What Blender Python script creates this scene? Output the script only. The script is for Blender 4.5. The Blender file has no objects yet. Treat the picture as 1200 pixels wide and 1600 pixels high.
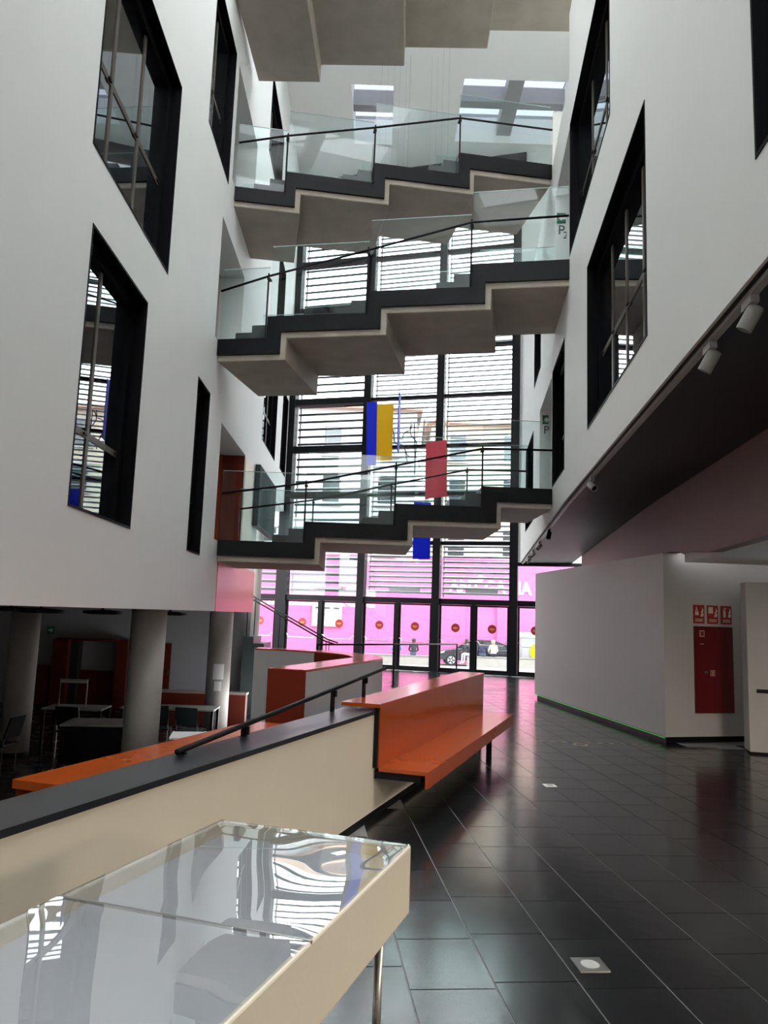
import bpy, bmesh, math, random
from mathutils import Vector, Matrix
random.seed(7)
SC = bpy.context.scene
COL = SC.collection
R = math.radians
# ------------------------------------------------------------------ camera
EYE, PITCH, ROLL, FOC = 1.65, R(7.7), R(2.0), 1200.0
_f = Vector((0, math.cos(PITCH), math.sin(PITCH)))
_r0 = Vector((1, 0, 0)); _u0 = Vector((0, -math.sin(PITCH), math.cos(PITCH)))
_r = math.cos(ROLL) * _r0 + math.sin(ROLL) * _u0
_u = -math.sin(ROLL) * _r0 + math.cos(ROLL) * _u0
cam_data = bpy.data.cameras.new('camera')
cam = bpy.data.objects.new('camera', cam_data); COL.objects.link(cam)
cam_data.sensor_fit = 'VERTICAL'; cam_data.sensor_height = 36.0
cam_data.lens = 36.0 * FOC / 1600.0
cam_data.clip_start = 0.05; cam_data.clip_end = 500
m = Matrix((_r, _u, -_f)).transposed().to_4x4(); m.translation = (0, 0, EYE)
cam.matrix_world = m
SC.camera = cam
# ------------------------------------------------------------------ world, exposure
world = bpy.data.worlds.new('sky'); SC.world = world; world.use_nodes = True
bg = world.node_tree.nodes['Background']
bg.inputs[0].default_value = (0.965, 0.97, 0.99, 1)
bg.inputs[1].default_value = 6.0
SC.view_settings.view_transform = 'Standard'; SC.view_settings.look = 'None'
SC.view_settings.gamma = 1.0; SC.view_settings.use_curve_mapping = False
SC.view_settings.exposure = 0.62
SC.cycles.max_bounces = 12; SC.cycles.diffuse_bounces = 9; SC.cycles.glossy_bounces = 5
SC.cycles.transmission_bounces = 6; SC.cycles.transparent_max_bounces = 40
SC.cycles.sample_clamp_indirect = 8.0
SC.cycles.use_denoising = True
# ------------------------------------------------------------------ helpers
def new_mat(name):
    mt = bpy.data.materials.new(name); mt.use_nodes = True
    nt = mt.node_tree; return mt, nt, nt.nodes['Principled BSDF']
def mat(name, col, rough=0.6, metal=0.0, noise=0.0, scale=6.0, bump=0.0, bscale=60.0, spec=0.5, emit=0.0, rvar=0.0, stretch=None, coat=0.0):
    mt, nt, b = new_mat(name); L = nt.links
    b.inputs['Base Color'].default_value = (*col, 1); b.inputs['Roughness'].default_value = rough
    b.inputs['Metallic'].default_value = metal; b.inputs['Specular IOR Level'].default_value = spec
    b.inputs['Coat Weight'].default_value = coat
    if emit: b.inputs['Emission Color'].default_value = (*col, 1); b.inputs['Emission Strength'].default_value = emit
    if noise or bump or rvar:
        tc = nt.nodes.new('ShaderNodeTexCoord'); src = tc.outputs['Object']
        if stretch:
            mp = nt.nodes.new('ShaderNodeMapping'); mp.inputs['Scale'].default_value = stretch
            L.new(src, mp.inputs[0]); src = mp.outputs[0]
    if noise or rvar:
        n = nt.nodes.new('ShaderNodeTexNoise'); n.inputs['Scale'].default_value = scale; n.inputs['Detail'].default_value = 5
        L.new(src, n.inputs['Vector'])
    if noise:
        mx = nt.nodes.new('ShaderNodeMix'); mx.data_type = 'RGBA'
        mx.inputs[6].default_value = (*[max(0, c * (1 - noise)) for c in col], 1)
        mx.inputs[7].default_value = (*[min(1, c * (1 + noise)) for c in col], 1)
        L.new(n.outputs[0], mx.inputs[0]); L.new(mx.outputs[2], b.inputs['Base Color'])
    if rvar:
        mr = nt.nodes.new('ShaderNodeMapRange'); mr.inputs[3].default_value = rough - rvar; mr.inputs[4].default_value = rough + rvar
        mr.inputs[1].default_value = 0.3; mr.inputs[2].default_value = 0.7
        L.new(n.outputs[0], mr.inputs[0]); L.new(mr.outputs[0], b.inputs['Roughness'])
    if bump:
        n2 = nt.nodes.new('ShaderNodeTexNoise'); n2.inputs['Scale'].default_value = bscale; n2.inputs['Detail'].default_value = 4
        bp = nt.nodes.new('ShaderNodeBump'); bp.inputs['Strength'].default_value = bump; bp.inputs['Distance'].default_value = 0.02
        L.new(src, n2.inputs['Vector']); L.new(n2.outputs[0], bp.inputs['Height']); L.new(bp.outputs[0], b.inputs['Normal'])
    return mt
def glass_mat(name, tint, f0=0.04, power=5.0, rough=0.0, top=0.96):
    mt = bpy.data.materials.new(name); mt.use_nodes = True; nt = mt.node_tree; nt.nodes.clear(); L = nt.links
    out = nt.nodes.new('ShaderNodeOutputMaterial'); mix = nt.nodes.new('ShaderNodeMixShader')
    tr = nt.nodes.new('ShaderNodeBsdfTransparent'); tr.inputs[0].default_value = (*tint, 1)
    gl = nt.nodes.new('ShaderNodeBsdfGlossy'); gl.inputs['Roughness'].default_value = rough
    lw = nt.nodes.new('ShaderNodeLayerWeight'); lw.inputs[0].default_value = 0.5
    p = nt.nodes.new('ShaderNodeMath'); p.operation = 'POWER'; p.inputs[1].default_value = power
    s = nt.nodes.new('ShaderNodeMath'); s.operation = 'MULTIPLY_ADD'; s.inputs[1].default_value = top - f0; s.inputs[2].default_value = f0
    L.new(lw.outputs['Facing'], p.inputs[0]); L.new(p.outputs[0], s.inputs[0]); L.new(s.outputs[0], mix.inputs[0])
    L.new(tr.outputs[0], mix.inputs[1]); L.new(gl.outputs[0], mix.inputs[2]); L.new(mix.outputs[0], out.inputs[0])
    return mt
def dark_glass(name, col, f0, power, top):
    mt = bpy.data.materials.new(name); mt.use_nodes = True; nt = mt.node_tree; nt.nodes.clear(); L = nt.links
    out = nt.nodes.new('ShaderNodeOutputMaterial'); mix = nt.nodes.new('ShaderNodeMixShader')
    tr = nt.nodes.new('ShaderNodeBsdfDiffuse'); tr.inputs[0].default_value = (*col, 1)
    gl = nt.nodes.new('ShaderNodeBsdfGlossy'); gl.inputs['Roughness'].default_value = 0.005; gl.inputs[0].default_value = (0.92, 0.96, 1.0, 1)
    lw = nt.nodes.new('ShaderNodeLayerWeight'); lw.inputs[0].default_value = 0.5
    p = nt.nodes.new('ShaderNodeMath'); p.operation = 'POWER'; p.inputs[1].default_value = power
    s = nt.nodes.new('ShaderNodeMath'); s.operation = 'MULTIPLY_ADD'; s.inputs[1].default_value = top - f0; s.inputs[2].default_value = f0
    L.new(lw.outputs['Facing'], p.inputs[0]); L.new(p.outputs[0], s.inputs[0]); L.new(s.outputs[0], mix.inputs[0])
    L.new(tr.outputs[0], mix.inputs[1]); L.new(gl.outputs[0], mix.inputs[2]); L.new(mix.outputs[0], out.inputs[0])
    return mt
M = {}
M['wall'] = mat('white_plaster', (0.82, 0.82, 0.795), 0.75, noise=0.03, scale=1.2, bump=0.08, bscale=90)
M['ceil'] = mat('white_ceiling', (0.94, 0.945, 0.92), 0.8, noise=0.02, scale=2)
M['concrete'] = mat('board_concrete', (0.41, 0.36, 0.295), 0.75, noise=0.22, scale=2.2, bump=0.25, bscale=30)
M['concol'] = mat('column_concrete', (0.42, 0.39, 0.36), 0.7, noise=0.12, scale=3, bump=0.15, bscale=40)
M['black'] = mat('black_steel', (0.006, 0.0065, 0.008), 0.5, noise=0.15, scale=8, spec=0.2)
M['blackgl'] = mat('black_lacquer', (0.02, 0.022, 0.028), 0.28, noise=0.1, scale=4)
M['reveal'] = mat('black_window_lining', (0.003, 0.003, 0.004), 0.6, noise=0.1, scale=4, spec=0.08)
M['wframe'] = mat('bronze_window_frame', (0.085, 0.065, 0.05), 0.45, noise=0.05)
M['soffit'] = mat('dark_soffit', (0.022, 0.020, 0.020), 0.5, noise=0.1, scale=3, spec=0.3)
M['bulk'] = mat('brown_bulkhead', (0.26, 0.19, 0.175), 0.6, noise=0.08, scale=2)
M['greywall'] = mat('grey_white_partition', (0.60, 0.58, 0.57), 0.6, noise=0.03, scale=2)
M['cream'] = mat('cream_panel', (0.86, 0.79, 0.66), 0.55, noise=0.04, scale=3, bump=0.04)
M['orange'] = mat('orange_laminate', (0.50, 0.088, 0.014), 0.16, noise=0.06, scale=5, rvar=0.03, spec=0.6)
M['dred'] = mat('dark_red_laminate', (0.20, 0.026, 0.010), 0.5, noise=0.08, scale=4, spec=0.2)
M['dred_dim'] = mat('dimmed_red_laminate', (0.095, 0.015, 0.007), 0.5, noise=0.08, scale=4, spec=0.2)  # darker copy of the dark red, reading area dimness put into the colour
M['grout'] = mat('pale_grout', (0.26, 0.26, 0.26), 0.8, noise=0.1)
M['lowfloor'] = mat('dark_floor', (0.035, 0.037, 0.04), 0.25, noise=0.15, scale=3, rvar=0.06)
M['alu'] = mat('grey_louver_metal', (0.42, 0.42, 0.43), 0.5, metal=0.1, noise=0.04)
M['darkalu'] = mat('dark_louver_metal', (0.03, 0.03, 0.035), 0.45, noise=0.05)
M['steel'] = mat('brushed_steel', (0.55, 0.54, 0.52), 0.3, metal=1.0, noise=0.05)
M['glass'] = glass_mat('facade_glass', (0.93, 0.97, 0.97))
M['guard'] = glass_mat('green_tinted_glass', (0.925, 0.975, 0.972), f0=0.022, top=0.45)
M['wglass'] = dark_glass('dark_reflective_glass', (0.008, 0.010, 0.012), 0.10, 2.6, 0.95)
M['tread'] = mat('dark_stone_tread', (0.035, 0.045, 0.045), 0.4, noise=0.15, scale=6)
M['lampgrey'] = mat('grey_spot_metal', (0.42, 0.41, 0.39), 0.4, noise=0.04)
M['red'] = mat('fire_red', (0.17, 0.008, 0.012), 0.35, noise=0.04)
M['signred'] = mat('sign_red', (0.42, 0.03, 0.022), 0.45, noise=0.03)
M['signcream'] = mat('sign_cream', (0.85, 0.78, 0.62), 0.5, noise=0.02)
M['green'] = mat('exit_green', (0.01, 0.17, 0.09), 0.45, noise=0.03)
M['white'] = mat('white_paint', (0.88, 0.88, 0.86), 0.5, noise=0.02)
M['letter'] = mat('dark_letter', (0.06, 0.07, 0.07), 0.5, noise=0.02)
def sheet_mat(name, col, tr):
    mt, nt, b = new_mat(name); b.inputs['Base Color'].default_value = (*col, 1); b.inputs['Roughness'].default_value = 0.4
    t = nt.nodes.new('ShaderNodeBsdfTranslucent'); t.inputs[0].default_value = (*col, 1); mx = nt.nodes.new('ShaderNodeMixShader'); mx.inputs[0].default_value = tr
    nt.links.new(b.outputs[0], mx.inputs[1]); nt.links.new(t.outputs[0], mx.inputs[2]); nt.links.new(mx.outputs[0], nt.nodes['Material Output'].inputs[0]); return mt
M['pblue'] = sheet_mat('blue_acrylic', (0.015, 0.05, 0.85), .5)
M['pyellow'] = sheet_mat('yellow_acrylic', (1.0, 0.72, 0.0), .45)
M['pred'] = sheet_mat('coral_red_film', (0.9, 0.09, 0.17), .5)
M['wire'] = mat('dark_wire', (0.03, 0.03, 0.04), 0.4, noise=0.05)
def obj(name, verts, faces, mt, parent=None, smooth=False):
    me = bpy.data.meshes.new(name); me.from_pydata([tuple(v) for v in verts], [], faces)
    me.materials.append(M[mt] if isinstance(mt, str) else mt); me.update()
    if smooth:
        for p in me.polygons: p.use_smooth = True
    o = bpy.data.objects.new(name, me); COL.objects.link(o); o.parent = parent
    return o
def tag(o, label, cat=None, group=None, kind=None):
    o['label'] = label
    if cat: o['category'] = cat
    if group: o['group'] = group
    if kind: o['kind'] = kind
    return o
def empty(name, loc=(0, 0, 0), rz=0.0):
    o = bpy.data.objects.new(name, None); COL.objects.link(o); o.location = loc; o.rotation_euler = (0, 0, rz)
    o.empty_display_size = 0.1
    return o
BF = [(0, 3, 2, 1), (4, 5, 6, 7), (0, 1, 5, 4), (1, 2, 6, 5), (2, 3, 7, 6), (3, 0, 4, 7)]
class MB:
    def __init__(s): s.v = []; s.f = []
    def box(s, x0, x1, y0, y1, z0, z1):
        n = len(s.v)
        s.v += [(x0, y0, z0), (x1, y0, z0), (x1, y1, z0), (x0, y1, z0), (x0, y0, z1), (x1, y0, z1), (x1, y1, z1), (x0, y1, z1)]
        s.f += [tuple(n + i for i in f) for f in BF]; return s
    def hexa(s, p):                     # 8 arbitrary corners: bottom ring then top ring
        n = len(s.v); s.v += [tuple(q) for q in p]; s.f += [tuple(n + i for i in f) for f in BF]; return s
    def prism(s, poly, y0, y1):         # polygon in (x,z) extruded along y
        n = len(s.v); k = len(poly)
        s.v += [(x, y0, z) for x, z in poly] + [(x, y1, z) for x, z in poly]
        s.f += [tuple(n + i for i in range(k)), tuple(n + k + i for i in reversed(range(k)))]
        for i in range(k):
            j = (i + 1) % k; s.f.append((n + j, n + i, n + k + i, n + k + j))
        return s
    def slab(s, poly, z0, z1):          # polygon in (x,y) extruded along z
        n = len(s.v); k = len(poly)
        s.v += [(x, y, z0) for x, y in poly] + [(x, y, z1) for x, y in poly]
        s.f += [tuple(n + i for i in reversed(range(k))), tuple(n + k + i for i in range(k))]
        for i in range(k):
            j = (i + 1) % k; s.f.append((n + i, n + j, n + k + j, n + k + i))
        return s
    def tube(s, pts, r, k=8):
        pts = [Vector(p) for p in pts]; n = len(s.v); m = len(pts)
        for i, p in enumerate(pts):
            d = (pts[min(i + 1, m - 1)] - pts[max(i - 1, 0)]).normalized()
            a = Vector((0, 0, 1)) if abs(d.z) < 0.9 else Vector((1, 0, 0))
            x = d.cross(a).normalized(); y = d.cross(x)
            for j in range(k):
                t = 2 * math.pi * j / k; s.v.append(tuple(p + x * r * math.cos(t) + y * r * math.sin(t)))
        for i in range(m - 1):
            for j in range(k):
                a = n + i * k + j; b = n + i * k + (j + 1) % k; s.f.append((a, b, b + k, a + k))
        s.f += [tuple(n + j for j in reversed(range(k))), tuple(n + (m - 1) * k + j for j in range(k))]
        return s
    def lathe(s, prof, c=(0, 0, 0), k=20):  # profile of (r,z)
        n = len(s.v); m = len(prof)
        for r, z in prof:
            for j in range(k):
                t = 2 * math.pi * j / k; s.v.append((c[0] + r * math.cos(t), c[1] + r * math.sin(t), c[2] + z))
        for i in range(m - 1):
            for j in range(k):
                a = n + i * k + j; b = n + i * k + (j + 1) % k; s.f.append((a, b, b + k, a + k))
        s.f += [tuple(n + j for j in reversed(range(k))), tuple(n + (m - 1) * k + j for j in range(k))]
        return s
    def build(s, name, mt, parent=None, smooth=False): return obj(name, s.v, s.f, mt, parent, smooth)
def bevel(o, w=0.01, seg=2):
    b = o.modifiers.new('bevel', 'BEVEL'); b.width = w; b.segments = seg; b.limit_method = 'ANGLE'; return o
def copy_tree(o, parent=None):
    c = o.copy(); COL.objects.link(c); c.parent = parent
    for ch in o.children: copy_tree(ch, c)
    return c
def text_obj(name, s, size, mt, parent, loc, rot, bold=0.0, ext=0.004, align='LEFT', sx=1.0):
    cu = bpy.data.curves.new(name, 'FONT'); cu.body = s; cu.size = size; cu.extrude = ext; cu.offset = bold; cu.align_x = align; cu.resolution_u = 3
    t = bpy.data.objects.new('tmp_text', cu); COL.objects.link(t)
    dg = bpy.context.evaluated_depsgraph_get(); me = bpy.data.meshes.new_from_object(t.evaluated_get(dg)); bpy.data.objects.remove(t)
    me.materials.clear(); me.materials.append(M[mt]); me.name = name
    o = bpy.data.objects.new(name, me); COL.objects.link(o); o.parent = parent; o.location = loc; o.rotation_euler = rot; o.scale = (sx, 1, 1)
    return o
# wall in local x (along), z (up); front at y=0, body towards sgn*t
def wall_mesh(name, u0, u1, v0, v1, holes, t, sgn, mt, loc, rz, warp=None):
    us = sorted({u0, u1, *[h[0] for h in holes], *[h[1] for h in holes]}); us = [u for u in us if u0 <= u <= u1]
    vs = sorted({v0, v1, *[h[2] for h in holes], *[h[3] for h in holes]}); vs = [v for v in vs if v0 <= v <= v1]
    solid = {}
    for i in range(len(us) - 1):
        for j in range(len(vs) - 1):
            cu, cv = (us[i] + us[i + 1]) / 2, (vs[j] + vs[j + 1]) / 2
            solid[i, j] = not any(h[0] < cu < h[1] and h[2] < cv < h[3] for h in holes)
    V = {}; vl = []; F = []
    def vid(i, j, b):
        k = (i, j, b)
        if k not in V:
            V[k] = len(vl); z = vs[j]
            if warp: z = warp(us[i], z)
            vl.append((us[i], sgn * t * b, z))
        return V[k]
    def q(*a): F.append(a if sgn > 0 else tuple(reversed(a)))
    for (i, j), s in solid.items():
        if not s: continue
        q(vid(i, j, 0), vid(i + 1, j, 0), vid(i + 1, j + 1, 0), vid(i, j + 1, 0))
        q(vid(i, j + 1, 1), vid(i + 1, j + 1, 1), vid(i + 1, j, 1), vid(i, j, 1))
        for di, dj, a, b in ((-1, 0, (i, j + 1), (i, j)), (1, 0, (i + 1, j), (i + 1, j + 1)), (0, -1, (i, j), (i + 1, j)), (0, 1, (i + 1, j + 1), (i, j + 1))):
            if not solid.get((i + di, j + dj), False):
                q(vid(*b, 0), vid(*a, 0), vid(*a, 1), vid(*b, 1))
    o = obj(name, vl, F, mt); o.location = loc; o.rotation_euler = (0, 0, rz); o['kind'] = 'structure'
    return o
# ------------------------------------------------------------------ plan geometry
LH, RH = R(-1.4), R(6.4)                       # headings of the two atrium walls
L0 = Vector((-3.36, 25.67, 0)); R0 = Vector((4.2, 23.44, 0)); F0 = Vector((0.17, 24.63, 0))
FRZ = R(-16.4)
LRZ, RRZ = math.pi / 2 - LH, math.pi / 2 - RH
def lx(y): return L0.x + (y - L0.y) * math.tan(LH)
def rx(y): return R0.x + (y - R0.y) * math.tan(RH)
LO = Vector((lx(0), 0, 0)); RO = Vector((rx(0), 0, 0))
cl, cr = math.cos(LH), math.cos(RH)
def lu(y): return y / cl                        # distance along each wall for a given Y
def ru(y): return y / cr
# ================================================================== STRUCTURE
CEIL = 16.8
# --- left wall
LW = [  # (y0,y1,z0,z1, columns at fraction, transom fraction)
    (6.98, 8.90, 2.55, 5.31, [0.42], 0.30), (6.80, 9.66, 6.02, 8.72, [0.28, 0.62], 0.44), (11.30, 13.12, 9.36, 11.98, [0.5], 0.42),
    (11.81, 12.77, 2.54, 5.32, [], 0.3), (19.3, 22.2, 6.04, 8.7, [0.35, 0.7], 0.4), (23.6, 25.2, 6.1, 8.7, [0.5], 0.4),
    (17.7, 20.4, 13.0, 15.1, [0.5], 0.4), (2.3, 5.02, 2.6, 5.28, [0.5], 0.3), (1.0, 4.2, 9.4, 12.0, [0.5], 0.4), (20.9, 22.6, 9.4, 12.0, [0.5], 0.4)]
LOP = [(13.92, 16.9, 2.93, 5.1), (12.85, 15.4, 6.38, 8.6), (13.45, 16.0, 9.68, 12.0), (12.6, 14.8, 13.08, 15.2), (19.35, 25.62, 1.60, 5.0)]
lh = [(lu(a), lu(b), c, d) for a, b, c, d, *_ in LW] + [(lu(a), lu(b), c, d) for a, b, c, d in LOP]
wl = wall_mesh('wall_left', lu(-7), lu(25.62), 1.63, CEIL, lh, 0.5, 1, 'wall', LO, LRZ)
tag(wl, 'tall white plaster atrium wall over the reading area, pierced by black windows', 'wall')
# --- right wall (lower part up to the ledge) and the set-back storey above it
RW = [(6.62, 10.10, 4.23, 6.54, [0.25, 0.5, 0.75], 0.43), (8.36, 11.96, 7.62, 9.97, [0.33, 0.66], 0.42), (12.6, 14.46, 4.18, 6.48, [0.5], 0.40),
      (17.0, 18.72, 7.43, 9.9, [0.5], 0.4), (18.8, 21.26, 4.10, 6.38, [0.5], 0.4), (0.6, 4.0, 4.26, 6.9, [0.33, 0.66], 0.43), (1.0, 5.2, 7.6, 10.0, [0.33, 0.66], 0.42)]
ROP = [(14.56, 17.12, 4.16, 6.42), (12.02, 14.1, 7.585, 9.95), (12.1, 14.7, 10.95, 12.15)]
rh = [(ru(a), ru(b), c, d) for a, b, c, d, *_ in RW] + [(ru(a), ru(b), c, d) for a, b, c, d in ROP]
rh.append((ru(14.75), ru(23.6), 10.93, 12.16))
SOF = lambda u: 3.63 - 0.24 * max(0.0, (u - 12.7)) / 10.8      # the wall's lower edge dips a little towards the street
wr = wall_mesh('wall_right', ru(-7), ru(23.5), 3.5, 12.15, rh, 0.5, -1, 'wall', RO, RRZ, warp=lambda u, z: SOF(u) if z == 3.5 else z)
tag(wr, 'white plaster atrium wall over the dark soffit, with tall black windows', 'wall')
wr2 = wall_mesh('wall_right_upper', ru(-7), ru(26), 10.6, CEIL, [], 0.3, -1, 'wall', RO + Vector((1.5, 0, 0)), RRZ)
tag(wr2, 'set-back white wall above the ledge under the skylights', 'wall')
mb = MB(); mb.box(ru(-7), ru(26), -1.75, -0.5, 10.55, 10.9)
o = mb.build('floor_gallery', 'ceil'); o.location = RO; o.rotation_euler = (0, 0, RRZ); tag(o, 'pale gallery floor behind the top ledge', 'floor', kind='structure')
# --- windows
def window(n, root, rz, sgn, y0, y1, z0, z1, cols, tr, cc, label):
    u0, u1 = y0 / cc, y1 / cc
    e = empty('window_%d' % n, root, rz); tag(e, label, 'window', kind='structure')
    s = sgn; D = 0.42; t = 0.025
    def bx(name, a, b, c0, c1, d, f, mt): return MB().box(a, b, min(s * c0, s * c1), max(s * c0, s * c1), d, f).build(name, mt, e)
    bx('lining', u0, u0 + t, -0.006, D, z0, z1, 'reveal'); bx('lining', u1 - t, u1, -0.006, D, z0, z1, 'reveal')
    bx('lining', u0 + t, u1 - t, -0.006, D, z0, z0 + t, 'reveal'); bx('lining', u0 + t, u1 - t, -0.006, D, z1 - t, z1, 'reveal')
    w = 0.05; g = 0.18
    a0, a1, b0, b1 = u0 + t, u1 - t, z0 + t, z1 - t
    # jambs
    bx('frame', a0, a0 + w, g - 0.05, g + 0.05, b0, b1, 'reveal'); bx('frame', a1 - 0.14, a1, g - 0.05, g + 0.05, b0, b1, 'reveal')
    bx('frame', a0 + w, a1 - 0.14, g - 0.05, g + 0.05, b0, b0 + w, 'reveal'); bx('frame', a0 + w, a1 - 0.14, g - 0.05, g + 0.05, b1 - 0.12, b1, 'reveal')
    xs = [a0 + w] + [a0 + (a1 - a0) * c for c in cols] + [a1 - 0.14]
    zt = b0 + (b1 - b0) * tr
    for c in xs[1:-1]: bx('mullion', c - 0.035, c + 0.035, g - 0.012, g + 0.05, b0 + w, b1 - 0.12, 'wframe')
    for i in range(len(xs) - 1):
        l = xs[i] + (0.035 if i else 0); r_ = xs[i + 1] - (0.035 if i < len(xs) - 2 else 0)
        bx('transom', l, r_, g - 0.010, g + 0.05, zt - 0.035, zt + 0.035, 'wframe')
        bx('pane', l, r_, g, g + 0.02, b0 + w, zt - 0.035, 'wglass'); bx('pane', l, r_, g, g + 0.02, zt + 0.035, b1 - 0.12, 'wglass')
        bx('handle', r_ - 0.1, r_ - 0.02, g - 0.03, g - 0.01, zt - 0.012, zt + 0.012, 'black')
LL = ['two-light black window lowest of the big windows over the reading area, mirroring the louvres', 'large three-light black window above the lowest big one on the same wall',
      'tall black window beside the third staircase landing', 'narrow black slot window beside the lowest staircase landing', 'distant black window past the second staircase, before the facade',
      'slim black window tucked beside the facade corner', 'high dark window under the ceiling past the third staircase', 'window by the frame edge of which only a corner shows',
      'high window nearest the viewer over the reading area', 'dark window past the third staircase landing']
for i, w in enumerate(LW): window(i + 1, LO, LRZ, 1, *w, cl, LL[i])
RL = ['large four-light black window over the dark soffit, nearest full one', 'tall three-light black window next to the second landing sign', 'black window between the nearest large one and the first landing',
      'narrow black window past the second landing near the facade', 'small black window past the first landing near the facade', 'black window cut by the frame edge over the spotlights', 'high black window nearest the viewer over the soffit']
for i, w in enumerate(RW): window(20 + i, RO, RRZ, -1, *w, cr, RL[i])
# --- corridor shells behind the landing openings
def shell(name, root, rz, sgn, y0, y1, z0, z1, cc, label, depth=2.6, mt='greywall', back=None):
    a, b = y0 / cc, y1 / cc; s = sgn
    e = empty(name, root, rz); tag(e, label, 'corridor', kind='structure')
    f = lambda c0, c1: (min(s * c0, s * c1), max(s * c0, s * c1))
    MB().box(a - .1, b + .1, *f(0.5, depth), z0 - .15, z0).build('floor', 'tread', e)
    MB().box(a - .1, b + .1, *f(0.5, depth), z1, z1 + .1).build('ceiling', mt, e)
    MB().box(a - .1, b + .1, *f(depth, depth + .1), z0, z1).build('back_wall', back or mt, e)
    MB().box(a - .1, a, *f(0.5, depth), z0, z1).build('side_wall', mt, e); MB().box(b, b + .1, *f(0.5, depth), z0, z1).build('side_wall', back or mt, e)
CL = ['corridor with orange end wall behind the lowest landing', 'grey corridor behind the second staircase foot', 'grey corridor behind the third staircase foot', 'grey corridor behind the topmost staircase foot']
for i, w in enumerate(LOP[:4]): shell('wall_corridor_%d' % (i + 1), LO, LRZ, 1, *w, cl, CL[i], back='orange' if i == 0 else None)
for i, w in enumerate(ROP[:2]): shell('wall_corridor_%d' % (i + 5), RO, RRZ, -1, *w, cr, ['grey corridor behind the first landing sign', 'grey corridor behind the second landing sign'][i])
# --- ceiling with skylights
SKY = [(-1.37, -0.15, 20.3, 23.1), (1.85, 5.0, 19.9, 22.8), (-2.6, 0.6, 14.2, 18.3), (1.2, 4.4, 13.6, 17.6), (-2.4, 3.4, 8.8, 13.4), (-2.3, 3.0, 3.2, 7.8), (-2.3, 2.8, -3.5, 2.2)]
holes = [(a, b, c, d) for a, b, c, d in SKY]
def flat_with_holes(name, x0, x1, y0, y1, z0, z1, holes, mt):
    o = wall_mesh(name, x0, x1, y0, y1, holes, z1 - z0, 1, mt, (0, 0, 0), 0)
    for v in o.data.vertices: v.co = (v.co.x, v.co.z, z0 + v.co.y)
    o.data.flip_normals(); return o
ce = flat_with_holes('ceiling', -5.5, 7.0, -7, 27.5, CEIL, CEIL + 0.9, holes, 'ceil'); tag(ce, 'white atrium ceiling cut by deep rectangular skylights', 'ceiling')
M['skydim'] = glass_mat('dimmed_skylight_glass', (0.34, 0.355, 0.38))  # tint added to dim the bright sky seen through the two far skylights
M['skyglass'] = glass_mat('skylight_glass', (0.95, 0.97, 0.98))
for i, (a, b, c, d) in enumerate(SKY):
    e = empty('window_%d' % (40 + i)); tag(e, ['narrow skylight in the white ceiling nearest the corner over the third staircase', 'wide skylight with cross bars beside the set-back wall', 'skylight above the topmost staircase', 'skylight beside the topmost staircase',
        'skylight over the middle of the hall', 'skylight over the bench', 'skylight over the display case'][i], 'skylight', kind='structure')
    z = CEIL + 0.9
    mx, my = (a + b) / 2, (c + d) / 2; w = 0.05
    nx = 2 if b - a > 2 else 1
    MB().box(a, b, my - .16, my + .16, CEIL + .25, CEIL + .75).build('cross_beam', 'alu', e)
    if nx == 2: MB().box(mx - .25, mx + .2, c, my - .16, CEIL + .25, CEIL + .7).build('cross_beam', 'alu', e); MB().box(mx - .25, mx + .2, my + .16, d, CEIL + .25, CEIL + .7).build('cross_beam', 'alu', e)
    for (p0, p1) in ([(a, mx), (mx, b)] if nx == 2 else [(a, b)]):
        for (q0, q1) in ((c, my), (my, d)):
            MB().box(p0, p1, q0, q1, z - .03, z - .01).build('pane', 'skyglass' if i > 1 else 'skydim', e)
    MB().box(a - w, b + w, c - w, c, z, z + .08).box(a - w, b + w, d, d + w, z, z + .08).box(a - w, a, c, d, z, z + .08).box(b, b + w, c, d, z, z + .08).build('kerb', 'alu', e)
# --- end wall behind the viewer with tall openings onto the street at the back
wb = wall_mesh('wall_back', -14.5, 9.4, -1.0, CEIL, [(-1.2, 1.4, 8.0, 12.0)], 0.4, -1, 'wall', (0, -7, 0), 0)
tag(wb, 'white end wall behind the viewer with tall glazed openings', 'wall')
# --- soffit, bulkhead and side hall under the right wall
def rpoly(pts): return [(rx(y) + d, y) for d, y in pts]
n = 24; v = []; f = []
for i in range(n + 1):
    y = -7 + (30.5) * i / n; z = SOF(ru(y)); bz = 3.5 if y > 7 else 3.63
    v += [(rx(y) + 0.02, y, z - .005), (3.79 + (y - 7.46) * math.tan(R(6.9)), y, 3.5 + (z - 3.5)), (rx(y) + 0.02, y, z + .1), (3.79 + (y - 7.46) * math.tan(R(6.9)), y, z + .1)]
for i in range(n):
    a = i * 4; b = a + 4; f += [(a, a + 1, b + 1, b), (a + 2, b + 2, b + 3, a + 3)]
o = obj('ceiling_soffit', v, f, 'soffit'); tag(o, 'nearly black soffit under the white wall, sloping away over the hall', 'soffit', kind='structure')
bxf = lambda y: 3.79 + (y - 7.46) * math.tan(R(6.9))
mb = MB(); ys = [-7, 9.4, 11.12, 12, 20.8]; zb = [2.57, 2.57, 2.72, 2.75, 2.75]
for i in range(4):
    a, b = ys[i], ys[i + 1]
    mb.hexa([(bxf(a), a, zb[i]), (bxf(a) + .15, a, zb[i]), (bxf(b) + .15, b, zb[i + 1]), (bxf(b), b, zb[i + 1]), (bxf(a), a, 3.7), (bxf(a) + .15, a, 3.7), (bxf(b) + .15, b, 3.7), (bxf(b), b, 3.7)])
o = mb.build('wall_bulkhead', 'bulk'); tag(o, 'brown painted bulkhead band behind the dark soffit', 'bulkhead', kind='structure')
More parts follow.
